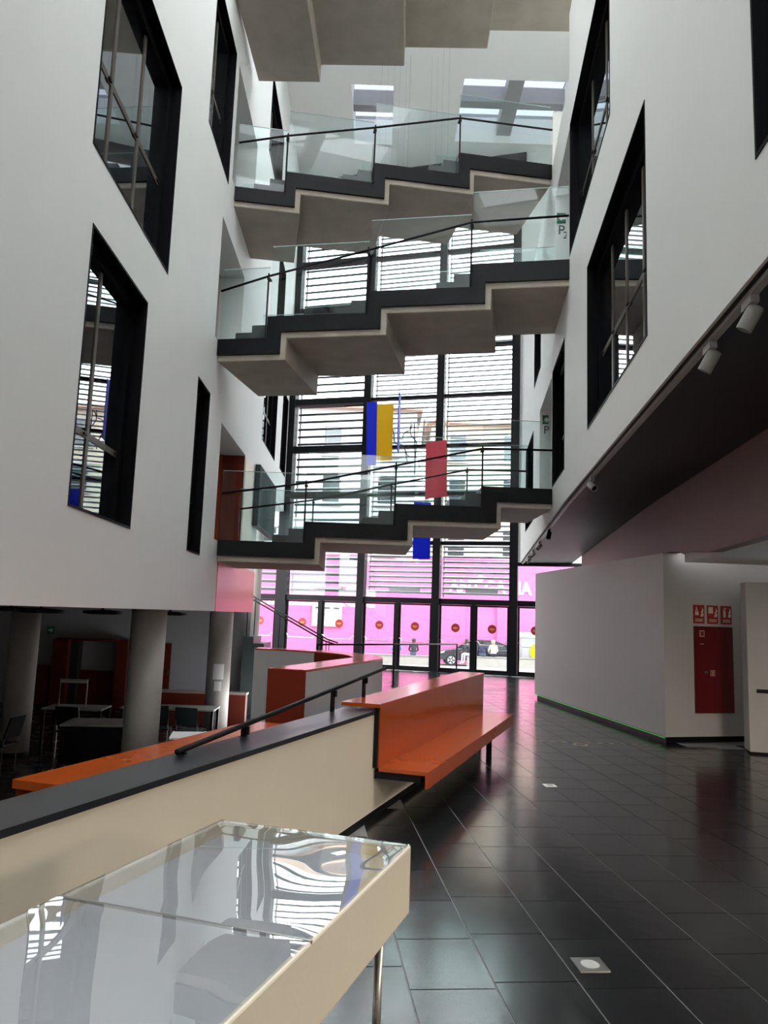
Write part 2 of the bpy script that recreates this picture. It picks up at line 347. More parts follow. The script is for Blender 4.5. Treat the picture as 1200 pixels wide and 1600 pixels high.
o = MB().slab([(bxf(-7) + .15, -7), (9, -7), (9, 11.1), (bxf(11.1) + .15, 11.1)], 2.57, 2.7).build('ceiling_side', 'ceil'); tag(o, 'low pale ceiling of the side hall behind the bulkhead', 'ceiling', kind='structure')
o = MB().slab([(bxf(11.1) + .15, 11.1), (9, 11.1), (9, 23), (bxf(21) + .15, 21)], 2.74, 2.84).build('ceiling_side_far', 'greywall'); tag(o, 'ceiling of the side hall over the white partition block', 'ceiling', kind='structure')
o = MB().box(9, 9.2, -7, 24, 0, 3.6).build('wall_side', 'greywall'); tag(o, 'far wall of the side hall', 'wall', kind='structure')
# --- floor: upper slab, ramp, lower floor
PH = R(18.8); P0 = Vector((-0.02, 6.5, 0))                     # guard wall line, hall side
def pl(y): return P0.x + (y - P0.y) * math.tan(PH)
TH = R(5.5)                                                    # tile rows run this far anticlockwise of straight ahead
ct, st = math.cos(TH), math.sin(TH)
def tile_uv(x, y): return (x * ct + y * st, -x * st + y * ct)
def tile_xy(u, w): return (u * ct - w * st, u * st + w * ct)
o = MB().slab([(pl(-7) if pl(-7) > -9 else -9, -7), (9, -7), (9, 21.8), (4.2, 23.4), (-2.6, 25.4), (-2.6, 16.7), (-1.3, 16.1), (-0.1, 15.1), (0.15, 13.8), (pl(10.9) - .25, 10.9)], -0.25, -0.004).build('floor', 'grout')
tag(o, 'dark slate tile floor of the upper hall, polished and reflecting the street', 'floor', kind='structure')
FLOOR = o
M['slate'] = mat('slate_tile', (0.016, 0.017, 0.019), 0.18, noise=0.3, scale=1.1, rvar=0.05, bump=0.03, bscale=7, spec=0.55)
tm = bpy.data.meshes.new('tile')
tw, tl, gp = 0.4, 0.54, 0.0022
tmb = MB(); tmb.hexa([(gp, gp, -.012), (tw - gp, gp, -.012), (tw - gp, tl - gp, -.012), (gp, tl - gp, -.012), (gp + .002, gp + .002, 0), (tw - gp - .002, gp + .002, 0), (tw - gp - .002, tl - gp - .002, 0), (gp + .002, tl - gp - .002, 0)])
tm.from_pydata(tmb.v, [], tmb.f); tm.materials.append(M['slate'])
cells = []
offs = {}
for i in range(-12, 28):
    u = 0.54 + i * tw
    off = [0.41, 0.47, 0.40, 0.39, 0.75, 0.2, 0.1][i % 7]
    for k in range(-12, 50):
        w = off - 0.54 + k * tl
        x, y = tile_xy(u + tw / 2, w + tl / 2)
        if y < -3 or y > 24.4 - .29 * x or x > 8.6: continue
        if y < 10.8:
            if x < pl(y) - 0.12: continue
        elif y < 13.8:
            if x < 0.1 + (y - 13.8) * .3 + .15: continue
        elif x < -2.5 or (y < 16.6 and x < 0.35): continue
        if y > 11 and x > 3.42 + (17.11 - y) * .113 + .1 and y < 17: continue
        cells.append((y, u, w, x))
vis = sorted([c for c in cells if c[0] > 2.2 and -0.65 < c[3] / c[0] < 0.62])
top = set(vis[:300]); rest = MB()
for c in cells:
    if c in top:
        t = bpy.data.objects.new('tile', tm); COL.objects.link(t); t.parent = FLOOR
        x, y = tile_xy(c[1], c[2]); t.location = (x, y, 0); t.rotation_euler = (0, 0, TH)
    else:
        P = [tile_xy(c[1] + p, c[2] + q) for p, q in ((gp, gp), (tw - gp, gp), (tw - gp, tl - gp), (gp, tl - gp))]
        rest.hexa([(x, y, -.012) for x, y in P] + [(x, y, 0) for x, y in P])
o = rest.build('distant_tiles', 'slate', FLOOR); o['kind'] = 'stuff'
o = MB().slab([(-16, -7), (pl(-7), -7), (pl(11) + .1, 11), (0.0, 13.6), (-0.6, 15.2), (-2.6, 16.6), (-2.6, 30), (-16, 30)], -1.25, -1.0).build('floor_lower', 'lowfloor')
tag(o, 'dark polished floor of the sunken reading area', 'floor', kind='structure')
# ramp between the guard walls
r0, r1 = 2.0, 14.2
mb = MB(); mb.hexa([(pl(r0) - 2.3, r0, -1.0), (pl(r0) - .3, r0, -1.0), (pl(11.4) - .3, 11.4, -.5), (pl(11.4) - 2.2, 11.4, -.5), (pl(r0) - 2.3, r0, -.98), (pl(r0) - .3, r0, -.98), (pl(11.4) - .3, 11.4, -.03), (pl(11.4) - 2.2, 11.4, -.03)])
o = mb.build('floor_ramp', 'lowfloor'); tag(o, 'dark ramp sinking between the two guard walls', 'ramp', kind='structure')
M['midgrey'] = mat('mid_grey_paint', (.30, .30, .31), .7, noise=.04)
# --- reading area shell
o = MB().box(-14, -3.5, 21.0, 21.2, -1.0, 1.7).build('wall_lower', M['midgrey']); tag(o, 'grey back wall of the sunken reading area', 'wall', kind='structure')
o = MB().box(-14, -13.8, -7, 21, -1.0, 1.7).build('wall_lower_side', 'greywall'); tag(o, 'side wall of the sunken reading area', 'wall', kind='structure')
o = MB().slab([(-14, -7), (lx(-7) - .5, -7), (lx(21) - .5, 21.2), (-14, 21.2)], 1.68, 1.95).build('ceiling_lower', 'soffit'); tag(o, 'dark low ceiling above the sunken reading area', 'ceiling', kind='structure')
# --- columns
def column(x, y, z0, z1, label):
    t = empty('concrete_column', (x, y, z0)); tag(t, label, 'column', 'round concrete columns')
    o = MB().lathe([(0.25, 0), (0.25, z1 - z0)], k=36).build('shaft', 'concol', t, True)
    for p in o.data.polygons:
        if len(p.vertices) > 4: p.use_smooth = False
    MB().lathe([(0.252, 0), (0.252, .05)], k=36).build('base_ring', 'black', t)
    return t
column(-6.42, 14.1, -1, 1.68, 'slender concrete column farthest from the ramp, near the exit sign')
column(-3.36, 11.3, -1, 1.63, 'nearest round concrete column rising behind the orange ramp wall')
c3 = column(-3.43, 16.8, -1, 1.63, 'concrete column with paper notices taped on it')
column(-3.72, 22.3, -1, 4.5, 'concrete column beside the small stair at the facade')
# ================================================================== STAIRCASES
def staircase(org, rz, br, tops, bbr, bots, W, label, far_rail=True, cut=None):
    t = empty('bridge_staircase', (org[0], org[1], 0), rz); tag(t, label, 'staircase', 'staircases bridging the atrium')
    n = len(tops); x1 = br[-1]
    def zig(bk, zs, dz=0, dx=0, rev=False):
        p = []; x = 0.0
        for i in range(n):
            e = bk[i] + dx if i < n - 1 else x1
            p += [(x, zs[i] + dz), (e, zs[i] + dz)]; x = e
        return list(reversed(p)) if rev else p
    topz = [v for v in tops]
    for y0, y1 in ((0.0, 0.05), (W - 0.05, W)):
        MB().prism(zig(bbr, bots) + zig(br, topz, rev=True), y0, y1).build('stringer', 'black', t)
    # concrete slab, set back behind the stringers
    o = MB().prism(zig(bbr, bots, -0.11, 0.1) + zig(br, topz, -0.06, 0.0, rev=True), 0.05, W - 0.05).build('slab', 'concrete', t)
    bevel(o, 0.012, 1)
    for i in range(n):
        xa = br[i - 1] if i else 0.0; xb = br[i]
        MB().box(xa, xb, 0.05, W - 0.05, tops[i] - 0.06, tops[i] - 0.01).build('landing', 'tread', t)
        if i < n - 1:
            h = (tops[i + 1] - tops[i]) / 3
            MB().box(xb - .6, xb, 0.07, W - .07, tops[i] - .01, tops[i] + h).build('tread', 'tread', t)
            MB().box(xb - .3, xb, 0.07, W - .07, tops[i] + h, tops[i] + 2 * h).build('tread', 'tread', t)
    for y, nm in ((0.055, 0), (W - 0.075, 1)):
        hp = [(0.03, tops[0] + .87)] + [(br[i], tops[i + 1] + .72) for i in range(n - 1)] + [(x1 - .02, tops[-1] + .74)]
        yo = -0.05 if nm == 0 else W + .05
        MB().tube([(x, yo if nm == 0 else W - .14, z) for x, z in hp], 0.02, 8).build('handrail', 'black', t, True)
        for i in range(n):
            xa = (br[i - 1] if i else 0.0) + .015; xb = br[i] - .015
            g = MB().box(xa, xb, y, y + .016, tops[i] - .02, tops[i] + 1.32).build('glass_panel', 'guard', t)
            MB().box(xa, xb, y, y + .016, tops[i] + 1.32, tops[i] + 1.328).build('polished_edge', 'edge', g)
            if i < n - 1:
                px = br[i]
                yy = yo if nm == 0 else W - .14
                p = MB().tube([(px, yy, tops[i] - .02 if nm == 0 else tops[i + 1]), (px, yy, tops[i + 1] + .77)], 0.016, 8).box(px - .03, px + .03, min(yy, y), max(yy, y), tops[i + 1] + .66, tops[i + 1] + .69).build('post', 'black', t)
    return t
W = 2.25
M['edge'] = mat('glass_edge', (.55, .72, .68), .2, noise=.02)
s1 = staircase((-3.08, 14.27), R(1.4), [1.6, 3.28, 4.92, 6.27], [2.95, 3.355, 3.76, 4.155], [1.81, 3.54, 5.21], [2.66, 3.075, 3.465, 3.87], W, 'lowest bridge staircase, crossing just over the entrance doors')
s2 = staircase((-3.05, 13.08), R(-10.4), [0.9, 2.68, 4.45, 6.07], [6.40, 6.79, 7.18, 7.585], [1.15, 2.92, 4.69], [6.11, 6.505, 6.89, 7.25], W, 'second bridge staircase up, ending at the sign reading P2')
s3 = staircase((-3.07, 13.74), R(9.07), [0.955, 2.66, 4.39, 6.37], [9.695, 10.12, 10.54, 11.0], [1.155, 2.9, 4.63], [9.42, 9.82, 10.26, 10.69], W, 'third bridge staircase up, seen against the skylit ceiling')
s4 = staircase((-3.02, 12.3), R(-1.6), [1.1, 2.85, 4.58, 6.6], [13.1, 13.5, 13.93, 14.35], [1.20, 2.95, 4.68], [12.81, 13.21, 13.64, 14.06], 2.57, 'topmost bridge staircase, only its concrete underside in view')
# ================================================================== FACADE
fc = empty('window_50', F0, FRZ); tag(fc, 'glazed street facade of black columns, transoms and clear panes', 'facade', kind='structure')
UC = [-6.2, -3.6, -0.85, 1.62, 4.03, 6.5]; CW = [0.2, 0.37, 0.24, 0.24, 0.25, 0.25]
ZT = [2.16, 3.98, 5.56, 7.12, 8.76, 10.4, 12.0, 13.7, 15.2, 16.6]
for u, w in zip(UC, CW):
    hi = CEIL if -3.8 < u < 4.3 else (4.6 if u < 0 else 3.45)
    MB().box(u - w / 2, u + w / 2, -.16, .16, -.05, hi).build('column', 'black', fc)
for i in range(5):
    a = UC[i] + CW[i] / 2; b = UC[i + 1] - CW[i + 1] / 2
    hi = CEIL if 1 <= i <= 3 else 3.9
    zz = [z for z in ZT if z < hi]
    if i == 4: zz = [2.16, 3.35]
    for z in zz:
        h = 0.17 if z == 2.16 else (0.22 if i == 1 else 0.1)
        MB().box(a, b, -.1, .1, z - h / 2, z + h / 2).build('transom', 'black', fc)
    lo = [2.25] + [z + .06 for z in zz[1:]]
    for k, z in enumerate(zz[:-1]):
        MB().box(a, b, -.01, .01, z + .08, zz[k + 1] - .05).build('pane', 'glass', fc)
    MB().box(a, b, -.06, .06, -.05, 0.05).build('sill', 'black', fc)
MB().box(-3.8, 4.3, -.2, .14, 16.3, CEIL).build('top_beam', 'black', fc)
o = MB().box(-6.6, -3.7, -.1, .3, 4.5, CEIL).build('wall_facade_side', 'wall'); o.location = F0; o.rotation_euler = (0, 0, FRZ); tag(o, 'white wall beside the facade behind the small stair', 'wall', kind='structure')
o = MB().box(4.16, 9.5, -.1, .3, 3.4, CEIL).build('wall_facade_flank', 'wall'); o.location = F0; o.rotation_euler = (0, 0, FRZ); tag(o, 'white wall above the glazed strip beside the facade', 'wall', kind='structure')
# doors, two leaves per bay
def door(n, a, b, label, sticker=True):
    e = empty('door_%d' % n, F0, FRZ); tag(e, label, 'door', kind='structure')
    z0, z1 = 0.05, 2.07; w = 0.05
    MB().box(a, a + w, -.03, .03, z0, z1).build('stile', 'black', e); MB().box(b - w, b, -.03, .03, z0, z1).build('stile', 'black', e)
    MB().box(a + w, b - w, -.03, .03, z0, z0 + .08).build('bottom_rail', 'black', e); MB().box(a + w, b - w, -.03, .03, z1 - .05, z1).build('top_rail', 'black', e)
    MB().box(a + w, b - w, -.008, .008, z0 + .08, z1 - .05).build('pane', 'glass', e)
    p = [(a + .03, -.06, .98), (a + .09, -.09, .97), (a + .15, -.12, .87), (b - .15, -.12, .87), (b - .09, -.09, .97), (b - .03, -.06, .98)]
    MB().tube(p, .014, 6).build('push_bar', 'steel', e)
    c = ((a + b) / 2, -.012, 1.36)
    s = MB()
    k = 24; s.v = [(c[0] + .135 * math.cos(2 * math.pi * j / k), y, c[2] + .135 * math.sin(2 * math.pi * j / k)) for y in (-.016, -.010) for j in range(k)]
    s.f = [tuple(range(k)), tuple(reversed(range(k, 2 * k)))] + [(j, k + j, k + (j + 1) % k, (j + 1) % k) for j in range(k)]
    st_ = s.build('sticker', 'signred', e); st_['label'] = 'round red sticker with small pale writing'
    MB().box(c[0] - .07, c[0] + .07, -.019, -.0165, c[2] - .012, c[2] + .018).box(c[0] - .05, c[0] + .05, -.019, -.0165, c[2] - .04, c[2] - .03).build('sticker_print', M['stickerprint'], st_)
M['stickerprint'] = mat('sticker_print', (0.9, 0.35, 0.18), 0.5, noise=0.02)
dn = 0
DL = ['glass door leaf in the bay past the small stair column', 'glass door leaf farthest along before the wide column', 'glass door leaf behind the slanting handrail', 'glass door leaf with a notice board showing through it', 'glass door leaf next after the notice board leaf', 'glass door leaf in front of a lone seated figure outside',
      'glass door leaf in front of the parked car bonnet', 'glass door leaf in front of the parked car cabin', 'glass door leaf in front of the grey street bin', 'glass door leaf behind the white partition block']
for i in range(5):
    a = UC[i] + CW[i] / 2 + .01; b = UC[i + 1] - CW[i + 1] / 2 - .01; c = (a + b) / 2
    MB().box(c - .055, c + .055, -.08, .08, .05, 2.08).build('door_mullion', 'black', fc)
    door(60 + dn, a, c - .06, DL[dn]); door(61 + dn, c + .06, b, DL[dn + 1]); dn += 2
    if 1 <= i <= 3:
        MB().box(c - .25, c + .75, -.2, -.1, 2.44, 2.54).build('door_closer_box', 'alu', fc)
# louvre screens outside
for i in range(0, 4):
    a = UC[i] + .1; b = UC[i + 1] - .1
    e = empty('louver_screen', F0, FRZ)
    tag(e, ['dark louvre screen outside the bay past the wide column', 'dark widely spaced louvre screen outside the bay of the wide column', 'fine grey louvre screen outside the middle bay behind the hanging panels', 'fine grey louvre screen outside the bay nearest the white wall with exit signs'][i], 'louvre screen', 'louvre screens outside the facade')
    sp, th, dp, mt = (0.262, 0.075, 0.12, 'darkalu') if i < 2 else (0.165, 0.055, 0.11, 'alu')
    z = 2.42; hi = 16.4 if i else 4.4
    src = None
    while z < hi:
        if src is None: src = MB().hexa([(a, .40, -.5 * th), (b, .40, -.5 * th), (b, .40 + dp, .1 * th), (a, .40 + dp, .1 * th), (a, .40, .5 * th), (b, .40, .5 * th), (b, .40 + dp, 1.1 * th), (a, .40 + dp, 1.1 * th)]).build('slat', mt, e); s_ = src
        else: s_ = src.copy(); COL.objects.link(s_)
        s_.location = (0, 0, z); z += sp
    for u in (a + .02, b - .02): MB().box(u - .02, u + .02, .53, .57, 2.3, hi + .1).build('upright', mt, e)
# ================================================================== STREET
M['street'] = mat('pale_paving', (0.22, 0.215, 0.21), 0.8, noise=0.08, scale=0.8)
v = [(-60, 25.9, -.06), (-6.5, 26.8, -.06), (7, 22.9, -.06), (60, 9, -.06), (-60, 38, -.5), (60, 38, -.5), (-60, 39, -1.0), (60, 39, -1.0), (-60, 90, -1.0), (60, 90, -1.0)]
v = [(-60, 42.8, -.06), (-6.5, 26.75, -.06), (9.5, 22.05, -.06), (60, 7.2, -.06), (60, 44, -1.0), (-60, 44, -1.0), (60, 90, -1.0), (-60, 90, -1.0)]
o = obj('floor_street', v, [(1, 2, 4, 5), (0, 1, 5), (2, 3, 4), (5, 4, 6, 7)], 'street'); tag(o, 'bright pale street paving beyond the glass doors', 'ground', kind='structure')
# pink brick wall
mt, nt, b = new_mat('pink_painted_brick'); M['pink'] = mt
tc = nt.nodes.new('ShaderNodeTexCoord'); mp = nt.nodes.new('ShaderNodeMapping'); mp.inputs['Rotation'].default_value = (R(90), 0, 0)
br_ = nt.nodes.new('ShaderNodeTexBrick'); br_.inputs['Scale'].default_value = 4; br_.inputs['Mortar Size'].default_value = .012
br_.inputs['Color1'].default_value = (0.84, 0.18, 0.42, 1); br_.inputs['Color2'].default_value = (0.80, 0.165, 0.39, 1); br_.inputs['Mortar'].default_value = (0.74, 0.15, 0.36, 1)
nt.links.new(tc.outputs['Object'], mp.inputs[0]); nt.links.new(mp.outputs[0], br_.inputs['Vector']); nt.links.new(br_.outputs[0], b.inputs['Base Color'])
bp = nt.nodes.new('ShaderNodeBump'); bp.inputs['Strength'].default_value = .6; bp.inputs['Distance'].default_value = .02; bp.invert = True
nt.links.new(br_.outputs[1], bp.inputs['Height']); nt.links.new(bp.outputs[0], b.inputs['Normal']); b.inputs['Roughness'].default_value = .8
e = empty('pink_wall', (0, 46.5, -1.0)); tag(e, 'long shocking pink painted brick wall with white lettering across the street', 'wall')
wm = MB(); wm.box(-30, 2.2, 0, .5, 0, 5.9).box(2.2, 5.1, 0.0, .5, 0, 6.2).box(7.0, 30, 0.0, .5, 0, 6.0).box(5.1, 7.0, 0.0, .5, 3.6, 6.2)
wm.build('brickwork', 'pink', e)
M['pinkdoor'] = mat('pink_door_paint', (0.78, 0.18, 0.43), .6, noise=.05)
MB().box(5.1, 7.0, .18, .3, 0, 3.6).build('blocked_door', 'pinkdoor', e)
MB().box(-30, 30, -.06, .56, 6.2, 6.3).build('coping', 'pinkdoor', e)
text_obj('lettering', 'ANT GA MA', 1.05, 'white', e, (4.1, -.03, 4.22), (R(90), 0, 0), bold=.035, ext=.015, sx=.86)
MB().box(5.0, 8.6, -.02, 0, 3.6, 3.72).box(9.0, 11.6, -.02, 0, 3.6, 3.72).build('small_lettering', 'white', e)
MB().lathe([(.2, -.0), (.2, .02)], k=16).build('lettering_dot', 'white', e).matrix_local = Matrix.Translation((5.95, -.02, 5.1)) @ Matrix.Rotation(R(90), 4, 'X')
nb = empty('notice_board', (-4.0, 46.42, 1.0)); tag(nb, 'framed white notice board with printed sheets on the pink wall', 'notice board')
MB().box(-.1, 1.7, -.02, .06, -.1, 1.35).build('frame', 'alu', nb)
for a in (0, .55, 1.1):
    for c in (0, .64): MB().box(a + .03, a + .5, -.035, -.02, c, c + .58).build('sheet', 'white', nb)
    MB().box(a + .08, a + .42, -.04, -.036, .95, 1.05).build('print', 'letter', nb)
# buildings behind
M['beige'] = mat('beige_render', (0.56, 0.47, 0.36), .85, noise=.06, scale=.5)
M['pale'] = mat('pale_render', (0.46, 0.46, 0.46), .85, noise=.05, scale=.5)
M['rooftile'] = mat('roof_tiles', (.45, .3, .22), .8, noise=.2, scale=4)
M['shutter'] = mat('grey_shutter', (.42, .43, .45), .6, noise=.08)
def building(x0, x1, y, h, mt, wins, label, roof=True):
    e = empty('street_building', (0, y, -1)); tag(e, label, 'building')
    MB().box(x0, x1, 0, 8, 0, h).build('walls', mt, e)
    if roof: MB().hexa([(x0 - .4, -.6, h), (x1 + .4, -.6, h), (x1 + .4, 8.4, h), (x0 - .4, 8.4, h), (x0 - .4, -.6, h + .25), (x1 + .4, -.6, h + .25), (x1 + .4, 5, h + 1.6), (x0 - .4, 5, h + 1.6)]).build('roof', 'rooftile', e)
    for (a, b_, c, d) in wins:
        w = MB().box(a, b_, -.06, .1, c, d).build('window', 'shutter', e)
        MB().box(a + .1, b_ - .1, -.08, -.06, c + .1, d - .1).build('pane', 'wglass', w)
        MB().box(a - .15, b_ + .15, -.25, .05, c - .15, c - .02).build('ledge', 'pale', w)
ws = [(x, x + 1.3, z, z + 2.0) for x in (4.4, 8.2, 12.0) for z in (6.8, 10.4, 13.6)]
building(3.2, 16, 53, 16.2, 'beige', ws, 'beige rendered house with shuttered windows behind the pink wall')
ws = [(x, x + 1.4, z, z + 2.2) for x in (-13, -9, -4.6, -0.6) for z in (7.0, 10.6, 14.2)]
building(-16, 2.2, 55, 17.6, 'pale', ws, 'pale apartment house with rows of shuttered windows behind the pink wall')
# low concrete bench wall
e = empty('concrete_bench', (0, 41.6, -1.05)); tag(e, 'long low concrete bench wall on the street', 'bench')
MB().box(-2, 2.95, 0, .6, 0, .62).box(4.75, 12, 0, .6, .02, .68).build('seat_block', 'concol', e)
MB().box(-2, 2.95, -.03, .63, .62, .66).box(4.75, 12, -.03, .63, .68, .72).build('seat_top', 'street', e)
# car
M['carpaint'] = mat('dark_car_paint', (0.02, 0.02, 0.03), .15, noise=.05, coat=.8)
M['rubber'] = mat('tyre_rubber', (.02, .02, .02), .8, noise=.1)
M['rim'] = mat('alloy_rim', (.75, .75, .76), .3, metal=.6, noise=.03)
M['carglass'] = mat('car_glass', (.06, .07, .08), .05, noise=.05, spec=.8)
def car(x, y, z):
    e = empty('parked_car', (x, y, z)); tag(e, 'dark hatchback car parked along the pink wall', 'car')
    prof = [(0.05, .35), (0.0, .62), (.12, .78), (.6, .92), (1.15, 1.0), (4.2, 1.0), (4.42, .9), (4.48, .5), (4.4, .3)]
    n = len(prof); V = []; F = []
    for yy, k in ((0, 0), (.08, 1), (1.62, 1), (1.70, 0)):
        for px, pz in prof: V.append((px if k else px * .985 + .03, yy, pz if k else .3 + (pz - .3) * .94))
    for a in range(3):
        for i in range(n): j = (i + 1) % n; F.append((a * n + i, a * n + j, (a + 1) * n + j, (a + 1) * n + i))
    F += [tuple(reversed(range(n))), tuple(range(3 * n, 4 * n))]
    bevel(obj('body', V, F, 'carpaint', e), .03)
    cp = [(1.05, .98), (1.75, 1.42), (2.3, 1.52), (3.3, 1.5), (4.1, 1.22), (4.3, .98)]
    V = []; n = len(cp)
    for yy, s in ((.06, 0), (.22, 1), (1.48, 1), (1.64, 0)):
        for px, pz in cp: V.append((px, yy if s == 0 or pz > 1.1 else (.06 if yy < 1 else 1.64), .98 + (pz - .98) * (1 if s else .93)))
    F = []
    for a in range(3):
        for i in range(n - 1): F.append((a * n + i, a * n + i + 1, (a + 1) * n + i + 1, (a + 1) * n + i))
    F += [tuple(reversed(range(n))), tuple(range(3 * n, 4 * n))]
    cab = obj('cabin', V, F, 'carpaint', e)
    for pg in ([(1.35, 1.02), (1.85, 1.36), (2.3, 1.43), (2.35, 1.02)], [(2.45, 1.02), (2.42, 1.43), (3.2, 1.41), (3.3, 1.02)], [(3.38, 1.02), (3.3, 1.38), (3.85, 1.2), (3.95, 1.02)]):
        MB().prism(pg, .035, .06).build('side_window', 'carglass', cab)
    for wx in (.85, 3.6):
        for wy, s in ((-.02, 1), (1.5, 1)):
            w = MB().lathe([(.2, 0), (.33, .0), (.34, .05), (.34, .17), (.33, .22), (.2, .22)], k=28).build('wheel', 'rubber', e, False)
            w.location = (wx, wy, .33); w.rotation_euler = (R(-90), 0, 0)
            MB().lathe([(.06, -.02), (.21, -.015), (.22, 0.01), (.22, .2)], k=24).build('rim', 'rim', w)
            sp = MB()
            for q in range(5):
                t = q * 2 * math.pi / 5; c, s_ = math.cos(t), math.sin(t); k = .035
                sp.hexa([(-s_ * k + c * x_, c * k + s_ * x_, z_) if sg > 0 else (s_ * k + c * x_, -c * k + s_ * x_, z_) for z_ in (-.035, -.02) for x_, sg in ((.05, -1), (.2, -1), (.2, 1), (.05, 1))])
            sp.build('spoke', 'carpaint', w)
    MB().prism([(.03, .66), (.14, .76), (.5, .84), (.42, .72)], -.005, .1).build('headlight', 'rim', e)
    MB().prism([(4.3, .85), (4.46, .8), (4.48, .68), (4.28, .72)], -.005, .1).build('tail_light', 'signred', e)
    MB().box(1.5, 1.68, -.16, .02, .98, 1.08).build('mirror', 'carpaint', e)
    for dx in (1.2, 2.4, 3.45): MB().box(dx, dx + .012, -.004, .03, .4, .96).build('door_gap', 'rubber', e)
for i, (a, b) in enumerate(((-46, -6.7), (6.65, 46))):
    o = MB().box(a, b, .32, .7, -1.2, 18.0).build('wall_exterior_%d' % (i + 1), 'concol'); o.location = F0; o.rotation_euler = (0, 0, FRZ)
    tag(o, ['outer street wall of the building past the reading area', 'outer street wall of the building past the side hall'][i], 'wall', kind='structure')
o = MB().box(-6.7, 6.65, .25, .9, 16.85, 18.0).build('wall_exterior_3', 'concol'); o.location = F0; o.rotation_euler = (0, 0, FRZ); tag(o, 'roof parapet over the glazed facade', 'wall', kind='structure')
car(3.2, 43.7, -1.0)
# bin
e = empty('street_bin', (7.95, 43.0, -1.0)); tag(e, 'grey recycling container with a yellow mark on the street', 'bin')
MB().hexa([(0, 0, .15), (1.3, 0, .15), (1.3, 1, .15), (0, 1, .15), (-.1, -.1, 1.75), (1.4, -.1, 1.75), (1.4, 1.1, 1.75), (-.1, 1.1, 1.75)]).build('body', 'shutter', e)
MB().hexa([(-.15, -.15, 1.75), (1.45, -.15, 1.75), (1.45, 1.15, 1.75), (-.15, 1.15, 1.75), (-.05, .2, 2.0), (1.35, .2, 2.0), (1.35, .9, 2.0), (-.05, .9, 2.0)]).build('lid', 'pale', e)
o = MB().lathe([(.25, 0), (.25, .02)], k=16).build('yellow_mark', 'pyellow', e); o.location = (.6, -.07, 1.0); o.rotation_euler = (R(88), 0, 0); o.scale = (1, 1.6, 1)
for wx in (.15, 1.15): MB().lathe([(.1, -.05), (.1, .05)], k=12).build('wheel', 'rubber', e).matrix_local = Matrix.Translation((wx, .1, .1)) @ Matrix.Rotation(R(90), 4, 'X')
# people seated on the bench, backs to the hall
M['skin'] = mat('skin', (.52, .32, .22), .6, noise=.05); M['hair_dark'] = mat('dark_hair', (.03, .02, .015), .6, noise=.1); M['hair_grey'] = mat('fair_hair', (.4, .33, .25), .6, noise=.1)
def person(loc, rz, top, trousers, hair, label, lean=0.0):
    e = empty('person', loc, rz); tag(e, label, 'person')
    J = {'pel': (0, 0, .10), 'sp': (0, .03 + lean * .4, .33), 'ch': (0, .05 + lean, .52), 'nk': (0, .07 + lean * 1.2, .63), 'hd': (0, .09 + lean * 1.3, .72), 'ht': (0, .10 + lean * 1.35, .84)}
    B = [('pel', 'sp'), ('sp', 'ch'), ('ch', 'nk'), ('nk', 'hd'), ('hd', 'ht')]
    rad = {'pel': .16, 'sp': .14, 'ch': .155, 'nk': .055, 'hd': .095, 'ht': .08}
    for s, n in ((-1, 'l'), (1, 'r')):
        J.update({n + 'sh': (s * .17, .04 + lean, .56), n + 'el': (s * .25, .08 + lean, .30), n + 'wr': (s * .16, .32 + lean, .20), n + 'hn': (s * .12, .40 + lean, .20), n + 'hip': (s * .09, .05, .09), n + 'kn': (s * .12, .48, .10), n + 'an': (s * .12, .50, -.36), n + 'to': (s * .12, .66, -.42)})
        B += [('ch', n + 'sh'), (n + 'sh', n + 'el'), (n + 'el', n + 'wr'), (n + 'wr', n + 'hn'), ('pel', n + 'hip'), (n + 'hip', n + 'kn'), (n + 'kn', n + 'an'), (n + 'an', n + 'to')]
        rad.update({n + 'sh': .075, n + 'el': .05, n + 'wr': .035, n + 'hn': .035, n + 'hip': .1, n + 'kn': .065, n + 'an': .045, n + 'to': .04})
    ks = list(J); me = bpy.data.meshes.new('body'); me.from_pydata([J[k] for k in ks], [(ks.index(a), ks.index(b)) for a, b in B], [])
    o = bpy.data.objects.new('tmp_body', me); COL.objects.link(o)
    o.modifiers.new('skin', 'SKIN'); o.modifiers.new('sub', 'SUBSURF').levels = 1
    for i, k in enumerate(ks): me.skin_vertices[0].data[i].radius = (rad[k], rad[k] * (.75 if k in ('ch', 'sp', 'pel') else 1)); me.skin_vertices[0].data[i].use_root = (k == 'pel')
    dg = bpy.context.evaluated_depsgraph_get(); m2 = bpy.data.meshes.new_from_object(o.evaluated_get(dg)); bpy.data.objects.remove(o)
    m2.name = 'body'; m2.materials.clear()
    for k in (top, trousers, 'skin'): m2.materials.append(M[k])
    for p in m2.polygons:
        c = p.center; p.use_smooth = True
        p.material_index = 2 if (c.z > .62 or (c.y > .34 + lean and .14 < c.z < .3)) else (1 if c.z < .16 else 0)
    bo = bpy.data.objects.new('body', m2); COL.objects.link(bo); bo.parent = e
    h = MB().lathe([(.05, .16), (.10, .14), (.112, .06), (.10, -.05), (.075, -.09)][::-1], (J['hd'][0], J['hd'][1] - .02, J['hd'][2] + .02), 14).build('hair', hair, e, True)
    return e
M['topdark'] = mat('dark_jacket', (.03, .03, .04), .8, noise=.1); M['topblue'] = mat('navy_jumper', (.03, .035, .08), .8, noise=.1); M['topcream'] = mat('cream_shirt', (.75, .68, .55), .8, noise=.1); M['jeans'] = mat('jeans', (.1, .14, .22), .8, noise=.1); M['paletr'] = mat('pale_trousers', (.75, .75, .78), .8, noise=.1); M['topsky'] = mat('blue_coat', (.12, .3, .7), .8, noise=.1)
person((1.85, 41.85, -.39), 0, 'topdark', 'jeans', 'hair_dark', 'person in dark jacket seated alone on the bench before the pink wall')
